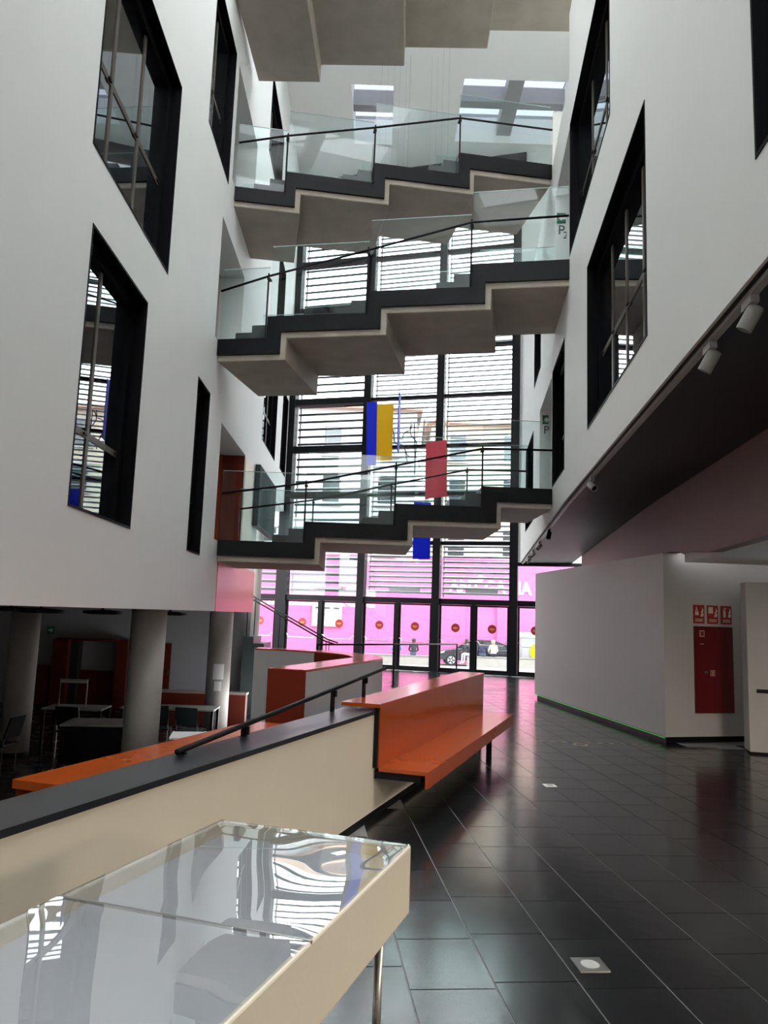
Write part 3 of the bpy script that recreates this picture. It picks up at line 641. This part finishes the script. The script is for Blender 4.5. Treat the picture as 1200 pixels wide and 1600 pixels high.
person((0.95, 41.85, -.39), R(10), 'topsky', 'jeans', 'hair_dark', 'person in bright blue coat seated on the bench')
person((4.95, 41.95, -.33), R(50), 'topdark', 'paletr', 'hair_dark', 'person in pale trousers leaning forward by the car', lean=.16)
person((5.55, 41.95, -.33), R(-12), 'topblue', 'jeans', 'hair_dark', 'person in navy jumper seated in front of the car')
person((6.15, 41.95, -.33), R(8), 'topcream', 'topdark', 'hair_grey', 'person in cream shirt seated with back turned before the car')
# ================================================================== GUARD WALL, BENCH, RAMP WALLS
# local frame along the guard wall: x along (away from viewer), y towards the ramp
GRZ = math.pi / 2 - PH
g = empty('guard_wall', (P0.x, P0.y, 0), GRZ); tag(g, 'cream ramp guard wall with black sloping cap and skirting', 'guard wall')
MB().box(-7.2, 4.35, 0, .28, .07, .845).build('panel', 'cream', g)
MB().box(-7.2, 4.35, .015, .28, -1.0, .07).build('skirting', 'black', g)
MB().box(-7.2, 0.06, -.012, .30, .845, .875).build('cap', 'blackgl', g)
MB().box(4.35, 4.42, -.02, .3, 0, .93).build('end_plate', 'black', g)
b = empty('orange_bench', (P0.x, P0.y, 0), GRZ); tag(b, 'glossy orange bench with tall back fixed along the guard wall', 'bench')
MB().box(0.02, 4.36, -.045, -.005, .42, .90).build('backrest', 'orange', b)
MB().box(-.03, 4.36, -.055, .285, .90, .93).build('back_cap', 'orange', b)
MB().box(0.02, 4.3, -.44, -.045, .39, .42).build('seat', 'orange', b)
MB().box(0.02, 4.3, -.465, -.44, .29, .42).build('front_lip', 'orange', b)
MB().box(.03, 4.2, -.40, -.01, .33, .388).build('under_frame', 'black', b)
for x in (3.4,): MB().box(x, x + .05, -.34, -.28, 0, .33).build('leg', 'black', b)
MB().box(-.012, 0.02, -.035, -.005, .42, .90).build('end_trim', 'black', b)
# handrail standing on the cap
h = empty('ramp_handrail', (P0.x, P0.y, 0.0), GRZ); tag(h, 'black round handrail on short brackets along the ramp guard wall', 'handrail')
rl = lambda x: .897 + (x + 2.5) * .074
MB().tube([(x, .24, rl(x)) for x in (-2.5, -1.5, 0, .98)], .016, 10).build('rail', 'black', h, True)
for x in (-2.42, -1.72, -0.27, 0.46):
    MB().box(x - .03, x + .03, .26, .275, .875 if x < -.05 else .93, rl(x) - .0).box(x - .012, x + .012, .235, .26, rl(x) - .07, rl(x) - .02).build('bracket', 'black', h)
# the other ramp wall: low orange wall, then the tall curved one
lw = empty('low_orange_wall', (-2.46, 5.5, -.97), GRZ); tag(lw, 'low orange topped wall running beside the ramp', 'low wall')
MB().box(0, 3.4, -.62, -.0, 0, 1.36).build('body', 'dred', lw)
MB().box(-.02, 3.4, -.64, .02, 1.36, 1.42).build('cap', 'orange', lw)
cw = empty('curved_guard_wall', (0, 0, 0)); tag(cw, 'white curved ramp wall with glossy orange top and orange end', 'guard wall')
outer = [(-.95, 10.3), (.07, 13.66)]; inner = [(-1.47, 10.42), (-.45, 13.72)]
cx, cy = -2.6, 13.9
for i in range(1, 13):
    t = i / 12 * R(88)
    outer.append((cx + 2.68 * math.cos(t), cy + 2.55 * math.sin(t) - .1)); inner.append((cx + 2.12 * math.cos(t), cy + 2.0 * math.sin(t) - .1))
k = len(outer)
def strip(pa, za, pb, zb_): return [(*p, za) for p in pa] + [(*p, zb_) for p in pb], [(i, i + 1, k + i + 1, k + i) for i in range(k - 1)]
v, f = strip(outer, -1.0, outer, .88); obj('outer_face', v, f, 'greywall', cw)
v, f = strip(inner, .88, inner, -1.0)
if_ = obj('inner_face', v, f, 'dred', cw); if_.data.materials.append(M['greywall'])
for p in if_.data.polygons: p.material_index = 1 if p.center.x < -1.25 and p.center.y > 14 else 0
bev = MB()
for i in range(k - 1):
    bev.hexa([(*outer[i], .88), (*outer[i + 1], .88), (*inner[i + 1], .88), (*inner[i], .88), (*outer[i], .91), (*outer[i + 1], .91), (*inner[i + 1], .91), (*inner[i], .91)])
bev.build('cap', 'orange', cw)
(ax, ay), (bx_, by_) = outer[0], inner[0]
MB().hexa([(ax, ay - .02, -1), (ax, ay, -1), (bx_, by_, -1), (bx_, by_ - .02, -1), (ax, ay - .02, .905), (ax, ay, .905), (bx_, by_, .905), (bx_, by_ - .02, .905)]).build('end_face', 'dred', cw)
M['orange_satin'] = mat('orange_satin_laminate', (0.62, 0.15, 0.05), 0.3, noise=0.05, scale=4, spec=0.8)
# orange lining under the lowest landing
o = MB().box(lu(14.42), lu(19.33), -.012, .0, 1.625, 2.62).build('orange_wall_panel', M['orange_satin']); o.location = LO; o.rotation_euler = (0, 0, LRZ); tag(o, 'glossy orange wall panel under the lowest landing, glowing pink from the street', 'wall panel')
o = MB().box(lu(16.95), lu(18.35), -.012, 0, 2.95, 5.08).build('salmon_wall_panel', M['cream']); o.location = LO; o.rotation_euler = (0, 0, LRZ); tag(o, 'pale salmon wall panel behind the lowest staircase glass', 'wall panel')
o = MB().box(lu(16.9) - .02, lu(16.9) - .002, .01, .5, 2.94, 5.09).build('red_jamb_panel', M['dred']); o.location = LO; o.rotation_euler = (0, 0, LRZ); tag(o, 'dark red jamb panel in the opening behind the lowest landing', 'wall panel')
M['slategrey'] = mat('slate_grey_board', (.045, .06, .062), .8, noise=.06, spec=.1)
dp_ = empty('grey_screen', LO, LRZ); tag(dp_, 'slate grey suspended screen beside the pale panel', 'screen')
MB().box(lu(18.4), lu(21.9), -.14, -.02, 3.75, 5.2).build('board', 'slategrey', dp_); MB().box(lu(18.4), lu(21.9), -.145, -.015, 3.7, 3.75).build('edge', 'black', dp_)
# guard rail by the doors
gr = empty('door_guard_rail', (0, 0, 0)); tag(gr, 'slim black guard rail on posts in front of the entrance doors', 'guard rail')
pts = [(-1.35, 17.0, .98), (.36, 18.7, .98), (2.28, 22.9, .9)]
MB().tube(pts, .02, 8).build('rail', 'black', gr, True)
for p in pts: MB().tube([(p[0], p[1], 0), p], .022, 8).lathe([(.06, 0), (.06, .012)], (p[0], p[1], 0), 12).build('post', 'black', gr)
# small stair at the facade
ss = empty('small_stair', (-1.9, 20.4, 0)); tag(ss, 'small concrete stair climbing away beside the facade', 'stair')
for i in range(6): MB().box(-.28 * (i + 1), -.28 * i, 0, 1.3, -1.0 if i > 1 else 0.0, .165 * (i + 1)).build('step', 'tread', ss)
for y in (.05, 1.25):
    hr = MB().tube([(.75, y, .86), (.45, y, .95), (-1.75, y, 2.1)], .02, 8).build('handrail', 'black', ss, True)
    for x, zt in ((.5, .95), (-.9, 1.66), (-1.6, 2.02)): MB().tube([(x, y, max(0, -x * .6)), (x, y, zt)], .014, 6).build('baluster', 'black', ss)
# ================================================================== DISPLAY CASE
DRZ = math.pi / 2 - R(18.4)
dc = empty('display_case', (0.13, 2.69, 0), DRZ); tag(dc, 'cream display case with glass top in the foreground', 'display case')
X0, X1, Y0, Y1, ZT_, ZB = -2.3, 0.0, 0.0, .72, .895, .68
M['casein'] = mat('case_lining', (.58, .58, .60), .6, noise=.02, scale=2)
o = MB().box(X0, X1, Y0, Y0 + .018, ZB, ZT_).build('side_panel', 'cream', dc); bevel(o, .006)
o = MB().box(X0, X1, Y1 - .018, Y1, ZB, ZT_).build('side_panel', 'cream', dc); bevel(o, .006)
MB().box(X1 - .018, X1, Y0 + .018, Y1 - .018, ZB, ZT_).build('end_panel', 'cream', dc); MB().box(X0, X0 + .018, Y0 + .018, Y1 - .018, ZB, ZT_).build('end_panel', 'cream', dc)
MB().box(X0 + .018, X1 - .018, Y0 + .018, Y1 - .018, ZT_ - .06, ZT_ - .045).build('tray', 'casein', dc)
M['caseglass'] = glass_mat('case_glass', (.92, .94, .95), f0=.10, power=2.4, top=.98)
def wavy(x0, x1, name):
    nx, ny = 46, 24; V = []; F = []
    for i in range(nx + 1):
        for j in range(ny + 1):
            x = x0 + (x1 - x0) * i / nx; y = Y0 + .004 + (Y1 - Y0 - .008) * j / ny
            ex = min(1, (x - x0) / .05, (x1 - x) / .05, (y - Y0) / .05, (Y1 - y) / .05); ex = max(0, ex)
            z = ex * (.0007 * math.sin(x * 7 + y * 3) * math.sin(y * 7 + .6) + .0005 * max(0, 1 + x / .75) * math.sin(x * 13 + 2.0 * math.sin(y * 8)))
            V.append((x, y, ZT_ + .003 + z))
    for i in range(nx):
        for j in range(ny): a = i * (ny + 1) + j; F.append((a, a + ny + 1, a + ny + 2, a + 1))
    return obj(name, V, F, 'caseglass', dc, True)
wavy(-.83, X1 - .003, 'glass_pane'); wavy(X0 + .003, -.836, 'glass_pane')
MB().box(-.836, -.83, Y0, Y1, ZT_ - .004, ZT_ + .004).build('glass_joint', 'steel', dc)
for x in (X0 + .15, X1 - .1):
    for y in (.07, Y1 - .07): MB().tube([(x, y, 0), (x, y, ZB)], .014, 12).lathe([(.025, 0), (.025, .01)], (x, y, 0), 12).build('leg', 'steel', dc, True)
# ================================================================== WHITE PARTITION BLOCK
pb = empty('white_partition_block', (0, 0, 0)); tag(pb, 'angular white partition block standing in the hall with black plinth', 'partition')
A, B_, C_, D_ = (4.09, 11.17), (3.42, 17.11), (8.6, 17.1), (8.6, 12.49)
def off(p, d): cx_, cy_ = 5.4, 14; l = math.hypot(p[0] - cx_, p[1] - cy_); return (p[0] + (cx_ - p[0]) / l * d, p[1] + (cy_ - p[1]) / l * d)
MB().slab([A, D_, C_, B_], .09, 2.70).build('block', 'greywall', pb)
MB().slab([off(A, .08), off(D_, .08), off(C_, .08), off(B_, .08)], 0, .09).build('plinth', 'black', pb)
d = Vector((B_[0] - A[0], B_[1] - A[1], 0)); nrm = Vector((d.y, -d.x, 0)).normalized() * -1
M['ledgreen'] = mat('green_led', (.1, .9, .12), .5, emit=0.02, noise=.02)
q = [Vector((*A, .075)) + nrm * .004, Vector((*B_, .075)) + nrm * .004]
MB().tube([q[0] + Vector((0, .02, 0)), q[1] - Vector((0, .02, 0))], .009, 6).build('light_strip', 'ledgreen', pb)['label'] = 'green light strip along the foot'
# fire cabinet on the front face (local frame along A->D)
FA = math.atan2(D_[1] - A[1], D_[0] - A[0]); fdx = math.hypot(D_[0] - A[0], D_[1] - A[1])
fcab = empty('fire_hose_cabinet', (*A, 0), FA); tag(fcab, 'tall dark red fire hose cabinet door set in the white block', 'cabinet')
MB().box(.50, 1.17, -.022, 0, .42, 1.66).build('frame', 'red', fcab)
MB().box(.515, 1.155, -.034, -.022, .435, 1.645).build('door', 'red', fcab)
MB().box(.58, .66, -.037, -.034, 1.51, 1.60).build('hose_label', 'signcream', fcab); MB().box(.59, .65, -.039, -.037, 1.52, 1.59).build('hose_symbol', 'signred', fcab)
MB().box(.585, .645, -.037, -.034, 1.40, 1.41).build('small_label', 'signcream', fcab)
MB().box(.65, .70, -.05, -.034, .985, 1.02).build('lock', 'steel', fcab)
MB().box(.755, .83, -.037, -.034, .95, 1.03).build('extinguisher_label', 'signcream', fcab); MB().box(.762, .823, -.039, -.037, .957, 1.023).build('label_field', 'signred', fcab); MB().box(.785, .80, -.041, -.039, .965, 1.015).build('extinguisher_symbol', 'signcream', fcab)
def firesign(x, kind, label):
    s = empty('fire_sign', (A[0] + math.cos(FA) * x, A[1] + math.sin(FA) * x, 1.70), FA); tag(s, label, 'sign', 'row of three fire signs')
    MB().box(0, .19, -.008, 0, 0, .27).build('plate', 'signred', s)
    m_ = MB(); 
    if kind == 0:
        m_.box(.045, .058, -.011, -.008, .19, .245).box(.03, .09, -.011, -.008, .12, .17).box(.036, .046, -.011, -.008, .17, .20).box(.064, .074, -.011, -.008, .17, .21)
    elif kind == 1:
        m_.box(.02, .10, -.011, -.008, .15, .245); 
    else:
        m_.box(.04, .085, -.011, -.008, .10, .20).box(.048, .076, -.011, -.008, .20, .225).box(.052, .098, -.011, -.008, .228, .24)
    m_.build('pictogram', 'signcream', s)
    MB().prism([(.125, .10), (.165, .10), (.178, .14), (.158, .155), (.176, .19), (.152, .235), (.15, .19), (.128, .165), (.142, .145), (.122, .125)], -.011, -.008).build('flame', 'signcream', s)
    for z in (.03, .055): MB().box(.03, .16, -.011, -.008, z, z + .012).build('caption', 'signcream', s)
firesign(.50, 0, 'red alarm button sign with a pressing hand over the cabinet')
firesign(.74, 1, 'red hose reel sign in the middle of three')
firesign(.98, 2, 'red fire extinguisher sign nearest the free standing panel')
pn = empty('upright_panel', (4.98, 10.53, 0), R(-14)); tag(pn, 'pale free standing panel with slot handle at the frame edge', 'panel')
MB().box(0, 1.3, 0, .35, .03, 2.28).build('body', 'greywall', pn); MB().box(.03, 1.27, .03, .32, 0, .03).build('foot', 'black', pn)
MB().box(.10, .30, -.012, 0, .80, .85).build('slot_handle', 'black', pn)
M['bluescr'] = mat('pale_blue_screen', (.42, .62, .75), .3, emit=.8, noise=.02)
MB().box(.36, 1.2, -.01, 0, .62, 1.8).build('screen', 'bluescr', pn)
kn = empty('sprinkler_valve', (4.42, 11.5, 2.70)); tag(kn, 'small steel valve fitting on top of the white block', 'valve')
MB().lathe([(.10, 0), (.10, .03), (.03, .05), (.03, .10)], k=16).build('base', 'steel', kn); MB().lathe([(.05, .10), (.07, .12), (.07, .14), (.03, .16)], k=16).build('cap', 'red', kn)
# ceiling luminaires of the side hall
M['lampface'] = mat('warm_lamp_face', (1.0, .86, .66), .5, emit=6.0, noise=.01)
for i, (x, y) in enumerate(((4.6, -1.5), (4.8, 1.5), (5.0, 4.5))):
    e = empty('ceiling_luminaire', (x, y, 2.57)); tag(e, ['warm square ceiling luminaire of the side hall nearest the end wall', 'warm square ceiling luminaire in the middle of the side hall', 'warm square ceiling luminaire of the side hall nearest the white block'][i], 'lamp', 'side hall luminaires')
    MB().box(-.6, .6, -.6, .6, -.05, 0).build('housing', 'lampgrey', e); MB().box(-.57, .57, -.57, .57, -.056, -.05).build('diffuser', 'lampface', e)
    ld = bpy.data.lights.new('lamp_light', 'AREA'); ld.energy = 75; ld.color = (1.0, .87, .70); ld.shape = 'SQUARE'; ld.size = 1.1
    lo = bpy.data.objects.new('lamp_light', ld); COL.objects.link(lo); lo.parent = e; lo.location = (0, 0, -.06)
# ================================================================== FLOOR FITTINGS
def floorbox(x, y, s, label, name='floor_outlet', mt='steel', rnd=False):
    e = empty(name, (x, y, 0), TH); tag(e, label, 'floor outlet')
    if not rnd:
        MB().box(-s, s, -s, s, 0, .004).build('frame', mt, e); MB().lathe([(s * .62, .004), (s * .6, .006)], k=20).build('lid', 'alu', e)
    else: MB().lathe([(s, 0), (s, .003)], k=24).build('ring', mt, e); MB().lathe([(s * .7, .003), (s * .7, .004)], k=20).build('lid', 'slate', e)
floorbox(1.08, 4.0, .075, 'square steel floor outlet with round lid nearest the display case')
floorbox(1.78, 8.1, .06, 'small square white floor outlet past the bench corner', mt='white')
M['brass'] = mat('brass', (.45, .38, .2), .4, metal=.5, noise=.05)
floorbox(2.79, 10.8, .10, 'round brass floor cap near the white block', mt='brass', rnd=True)
ORD = ['first', 'second', 'third', 'fourth', 'fifth', 'sixth', 'seventh', 'eighth', 'ninth', 'tenth', 'last']
for i in range(11):
    x = 2.25 + i * .165; o = MB().box(0, .07, -.012, .012, 0, .002).build('floor_tape', 'brass'); o.location = (x, 11.0 + .02 * i * .1, 0); tag(o, ORD[i] + ' pale dash of floor tape from the bench side, before the white block', 'tape', 'row of floor tape dashes')
# ================================================================== TRACK AND SPOTLIGHTS
tr = empty('light_track', RO, RRZ); tag(tr, 'long grey spotlight track along the lower edge of the white wall', 'track')
for i in range(12):
    a = ru(2 + i * 1.78); b2 = ru(2 + (i + 1) * 1.78) - .004
    MB().hexa([(a, -.10, SOF(a) - .035), (b2, -.10, SOF(b2) - .035), (b2, -.05, SOF(b2) - .035), (a, -.05, SOF(a) - .035), (a, -.10, SOF(a) - .006), (b2, -.10, SOF(b2) - .006), (b2, -.05, SOF(b2) - .006), (a, -.05, SOF(a) - .006)]).build('rail', 'lampgrey', tr)
def spot(y, aim, label, dark=False, s=1.0):
    u = ru(y); mtx = 'black' if dark else 'lampgrey'
    x = rx(y) + .075; e = empty('spotlight', (x, y, SOF(u) - .036), RRZ); tag(e, label, 'spotlight', 'track spotlights under the soffit')
    MB().box(-.08, .08, -.025, .025, -.05, -.002).build('adapter', mtx, e); MB().tube([(0, 0, -.05), (0, 0, -.075)], .012, 8).build('stem', mtx, e)
    hd = MB().lathe([(.03, .075), (.044, .07), (.047, .062), (.047, -.08), (.042, -.083), (.038, -.05)][::-1], k=24).build('head', mtx, e, True); hd.location = (0, 0, -.115); hd.rotation_euler = aim
    for p in hd.data.polygons:
        if len(p.vertices) > 4: p.use_smooth = False
    MB().lathe([(.038, -.065), (.038, -.06)], k=20).build('lens', 'black', hd)
spot(4.35, (R(25), R(-18), 0), 'grey spotlight nearest the frame edge on the track')
spot(5.12, (R(25), R(-18), 0), 'second grey spotlight on the track after the nearest')
spot(10.2, (R(-20), R(55), 0), 'lone small spotlight halfway along the track')
spot(15.7, (R(10), 0, 0), 'black spotlight farther along the track', True)
spot(17.8, (R(40), R(30), 0), 'first of the pale spotlights bunched near the facade')
spot(19.6, (R(40), R(30), 0), 'second of the pale spotlights bunched near the facade')
spot(21.0, (R(40), R(30), 0), 'last pale spotlight on the track next to the facade')
# ================================================================== EXIT SIGNS
def exit_sign(loc, rz, s, txt, label, left=True):
    e = empty('exit_sign', loc, rz); tag(e, label, 'sign')
    MB().box(0, s, -.012, 0, 0, s).build('plate', 'green', e)
    k = s
    P = [(.15, .5), (.5, .85), (.5, .62), (.85, .62), (.85, .38), (.5, .38), (.5, .15)]
    if not left: P = [(1 - a, b) for a, b in reversed(P)]
    MB().prism([(a * k, b * k) for a, b in P], -.016, -.012).build('arrow', 'white', e)
    if txt:
        text_obj('letter', txt[0], s * 1.25, 'letter', e, (.02, -.01, -s * 1.05), (R(90), 0, 0)); text_obj('letter', txt[1], s * .95, 'letter', e, (s * .55, -.01, -s * 1.45), (R(90), 0, 0))
exit_sign((3.175, 14.09, 9.355), 0, .215, 'P2', 'green exit arrow sign with P2 beneath it by the second landing')
exit_sign((3.55, 17.11, 6.115), 0, .21, 'P1', 'green exit arrow sign with P1 beneath it by the first landing')
exit_sign((-8.95, 20.96, .86), 0, .2, None, 'small green exit sign with arrow on the reading area wall', left=False)
# ================================================================== HANGING PANELS
def panel(name, pts, y, t, mt, label, yaw=0):
    cx_ = sum(p[0] for p in pts) / 4; cz = min(p[1] for p in pts)
    e = empty(name, (cx_, y, cz), yaw); tag(e, label, 'hanging panel', 'hanging coloured panels')
    MB().prism([(p[0] - cx_, p[1] - cz) for p in pts], -t / 2, t / 2).build('sheet', mt, e)
    zt = max(p[1] for p in pts) - cz
    for xx in (-.08, .08): MB().tube([(xx, 0, zt - .02), (xx, 0, 16.75 - cz)], .0012, 4).build('cable', 'wire', e)
panel('hanging_panel', [(-.54, 7.03), (-.49, 5.39), (-.24, 5.4), (-.27, 7.04)], 19.02, .02, 'pblue', 'tall cobalt blue panel hanging beside the yellow one')
panel('hanging_panel', [(-.27, 6.97), (-.24, 5.51), (.15, 5.53), (.15, 6.99)], 18.95, .02, 'pyellow', 'yellow panel hanging beside the tall blue one')
panel('hanging_panel', [(-.25, 7.28), (-.25, 5.76), (.25, 5.76), (.25, 7.28)], 19.0, .02, 'pblue', 'blue panel hanging edge on near the wire drawing', yaw=R(84))
bpy.data.objects[[o.name for o in bpy.data.objects if o.name.startswith('hanging_panel')][-1]].location.x = .30
panel('hanging_panel', [(.98, 5.93), (1.0, 4.53), (1.53, 4.6), (1.48, 6.02)], 18.6, .02, 'pred', 'coral red panel hanging behind the lowest staircase rail')
panel('hanging_panel', [(.74, 4.5), (.75, 3.06), (1.18, 3.08), (1.17, 4.5)], 19.0, .02, 'pblue', 'blue panel hanging low, showing under the lowest staircase')
ws_ = empty('wire_sculpture', (0, 19.25, 0)); tag(ws_, 'thin dark wire squiggles hanging between the yellow and red panels', 'wire sculpture', 'hanging coloured panels')
def zpx(px, py): return ((px / 5 + 540 - 600) * .01545 + .02 * 0 + .0 - (.000) , 7.31 - (py / 5 + 580 - 613) * .0167)
def wirepath(pp):
    out = []
    for px, py in pp:
        X = .25 + (px / 5 + 540 - 622) * .0166; Z = 7.31 - (py / 5 + 580 - 613) * .0167
        out.append((X, 0.0 + .1 * math.sin(px * .02), Z))
    # smooth
    for _ in range(2):
        o2 = [out[0]]
        for a, b in zip(out, out[1:]): o2 += [tuple(.75 * p + .25 * q for p, q in zip(a, b)), tuple(.25 * p + .75 * q for p, q in zip(a, b))]
        out = o2 + [out[-1]]
    return out
for pp in ([(245, 400), (300, 405), (370, 400), (392, 470), (395, 545), (440, 545), (480, 570), (490, 650), (500, 690)], [(420, 490), (460, 520), (462, 470), (490, 450), (512, 450), (520, 390)],
           [(530, 400), (510, 460), (540, 510), (570, 540), (565, 600), (560, 650)], [(545, 390), (552, 560), (558, 660), (558, 790)], [(440, 545), (480, 590), (500, 650), (560, 655), (585, 670), (590, 740), (615, 745)]):
    MB().tube(wirepath(pp), .012, 5).build('wire', 'wire', ws_, True)
MB().tube([(.2, 0, 6.3), (.2, 0, 16.75)], .0012, 4).build('cable', 'wire', ws_)
# ================================================================== READING AREA
def chair(loc, rz, label, mt='black'):
    e = empty('reading_chair', loc, rz); tag(e, label, 'chair', 'dark reading chairs')
    o = MB().box(-.22, .22, -.22, .22, .43, .46).build('seat', mt, e); bevel(o, .01)
    MB().hexa([(-.22, .2, .55), (.22, .2, .55), (.22, .23, .55), (-.22, .23, .55), (-.21, .28, .88), (.21, .28, .88), (.21, .31, .88), (-.21, .31, .88)]).build('backrest', mt, e)
    for x in (-.2, .2):
        MB().tube([(x, -.2, 0), (x, -.19, .43)], .012, 6).build('leg', 'steel', e); MB().tube([(x, .2, 0), (x, .2, .46), (x, .29, .86)], .012, 6).build('leg', 'steel', e)
    return e
M['tabletop'] = mat('pale_table_top', (.42, .40, .37), .35, noise=.05)
def table(loc, rz, w, d_, label, top='tabletop', panel_=False):
    e = empty('reading_table', loc, rz); tag(e, label, 'table', 'reading tables')
    bevel(MB().box(-w / 2, w / 2, -d_ / 2, d_ / 2, .71, .74).build('tabletop', top, e), .005)
    for x in (-w / 2 + .04, w / 2 - .04):
        for y in (-d_ / 2 + .04, d_ / 2 - .04): MB().box(x - .025, x + .025, y - .025, y + .025, 0, .71).build('leg', 'black', e)
    if panel_: MB().box(-w / 2 + .07, w / 2 - .07, -d_ / 2 + .05, -d_ / 2 + .07, .1, .7).build('front_panel', 'black', e)
table((-7.2, 12.9, -1), 0, 1.4, .8, 'table at the frame edge in front of the far column')
table((-5.7, 15.0, -1), R(4), 1.1, .7, 'table with a raised lamp frame on it before the red portal')
table((-4.55, 13.2, -1), R(6), 1.2, .8, 'table with dark front just beside the nearest column', panel_=True)
table((-4.05, 15.5, -1), R(2), 1.8, .7, 'long pale table between the two concrete columns')
table((-2.75, 12.2, -1), R(10), .8, .6, 'white topped desk peeping over the orange wall', top='white')
chair((-6.75, 12.2, -1), R(170), 'dark chair facing the table at the frame edge')
chair((-5.95, 12.5, -1), R(-95), 'dark chair pushed back sideways beside the far column')
chair((-7.0, 14.0, -1), R(20), 'dark chair behind the far column at the frame edge')
chair((-5.4, 14.1, -1), R(175), 'dark chair with broad back before the lamp table')
chair((-4.05, 14.7, -1), R(185), 'dark upholstered chair at the long pale table', 'slategrey')
chair((-3.4, 14.55, -1), R(170), 'dark upholstered chair closest to the noticed column', 'slategrey')
lf = empty('lamp_frame', (-5.8, 15.0, -.26), R(4)); tag(lf, 'pale tubular lamp frame standing on a reading table', 'lamp')
MB().tube([(-.25, 0, 0), (-.25, 0, .5), (.25, 0, .5), (.25, 0, 0)], .015, 6).build('frame', 'lampgrey', lf); MB().box(-.24, .24, -.04, .04, .44, .485).build('shade', 'lampgrey', lf)
pt = empty('red_portal', (0, 20.95, -1)); tag(pt, 'dark red framed portal in the reading area wall', 'portal')
def X_(px, Y): return (px - 600) / 1200 * Y * 1.0
MB().box(-8.55, -8.15, -.5, 0, 0, 1.75).build('jamb', 'dred_dim', pt); MB().box(-6.95, -6.65, -.3, 0, 0, 1.72).build('jamb', 'dred_dim', pt)
MB().box(-8.15, -6.95, -.04, -.02, 0, .95).build('low_panel', 'dred_dim', pt); MB().box(-8.15, -7.95, -.3, -.02, .0, 1.74).build('inner_jamb', 'soffit', pt)
MB().box(-8.55, -6.65, -.32, 0, 1.72, 1.78).build('lintel', 'dred_dim', pt)
cb = empty('brown_cabinet', (-9.15, 20.5, -1)); tag(cb, 'dark brown cabinet beside the red portal', 'cabinet')
bevel(MB().box(0, .52, 0, .45, .05, 1.05).build('body', 'dred_dim', cb), .005); MB().box(.02, .5, .02, .43, 0, .05).build('plinth', 'black', cb); MB().box(.02, .5, -.015, 0, .08, 1.02).build('door', 'dred_dim', cb)
rp = empty('red_door_board', (-6.0, 20.93, -1)); tag(rp, 'tall dark red door panel past the nearest column', 'panel'); MB().box(0, .42, 0, .06, 0, 1.72).build('leaf', 'dred_dim', rp); MB().box(.36, .39, -.03, 0, .9, 1.0).build('handle', 'steel', rp)
ct_ = empty('red_counter_wall', (0, 18.2, -1)); tag(ct_, 'low dark red counter wall with pale top rail behind the columns', 'low wall')
MB().box(-5.4, -3.05, 0, .25, 0, .72).build('body', 'dred_dim', ct_); MB().box(-5.42, -3.03, -.02, .27, .72, .77).build('top_rail', 'bulk', ct_)
for i, (x, y, r_) in enumerate([(-5.9, 12.4, .30), (-7.4, 13.2, .30), (-4.9, 11.2, .34), (-4.4, 12.3, .30), (-3.95, 14.6, .3)]):
    e = empty('ceiling_disc_lamp', (x, y, 1.68)); tag(e, ['black disc lamp over the far column', 'black disc lamp at the frame edge under the low ceiling', 'widest black disc lamp under the low ceiling', 'black disc lamp just before the nearest column', 'black disc lamp between the two concrete columns'][i], 'lamp', 'black disc ceiling lamps')
    MB().lathe([(r_, -.15), (r_, -.11), (r_ * .4, -.09)], k=28).build('housing', 'black', e); MB().lathe([(r_ * .8, -.16), (r_ * .8, -.15)], k=24).build('diffuser', 'soffit', e); MB().tube([(0, 0, -.09), (0, 0, 0)], .02, 8).build('stem', 'black', e)
# notices on the column
for i, (dz, h_, s) in enumerate([(.62, .32, .24), (.38, .2, .16)]):
    e = empty('paper_notice', (-3.43, 16.8, -1 + 1.2 + dz - .62)); tag(e, ['larger paper notice taped to the concrete column', 'smaller paper notice below it on the concrete column'][i], 'notice', 'paper notices on the column')
    V = []; F = []; n = 6
    for j in range(n + 1):
        t = R(-78) + (j / n - .5) * (s / .263); V += [((.254) * math.cos(t), (.254) * math.sin(t), 0), ((.254) * math.cos(t), (.254) * math.sin(t), h_), (.2535 * math.cos(t), .2535 * math.sin(t), 0), (.2535 * math.cos(t), .2535 * math.sin(t), h_)]
    F = [(4 * j, 4 * j + 4, 4 * j + 5, 4 * j + 1) for j in range(n)] + [(4 * j + 2, 4 * j + 3, 4 * j + 7, 4 * j + 6) for j in range(n)]
    sh = obj('sheet', V, F, 'white', e)
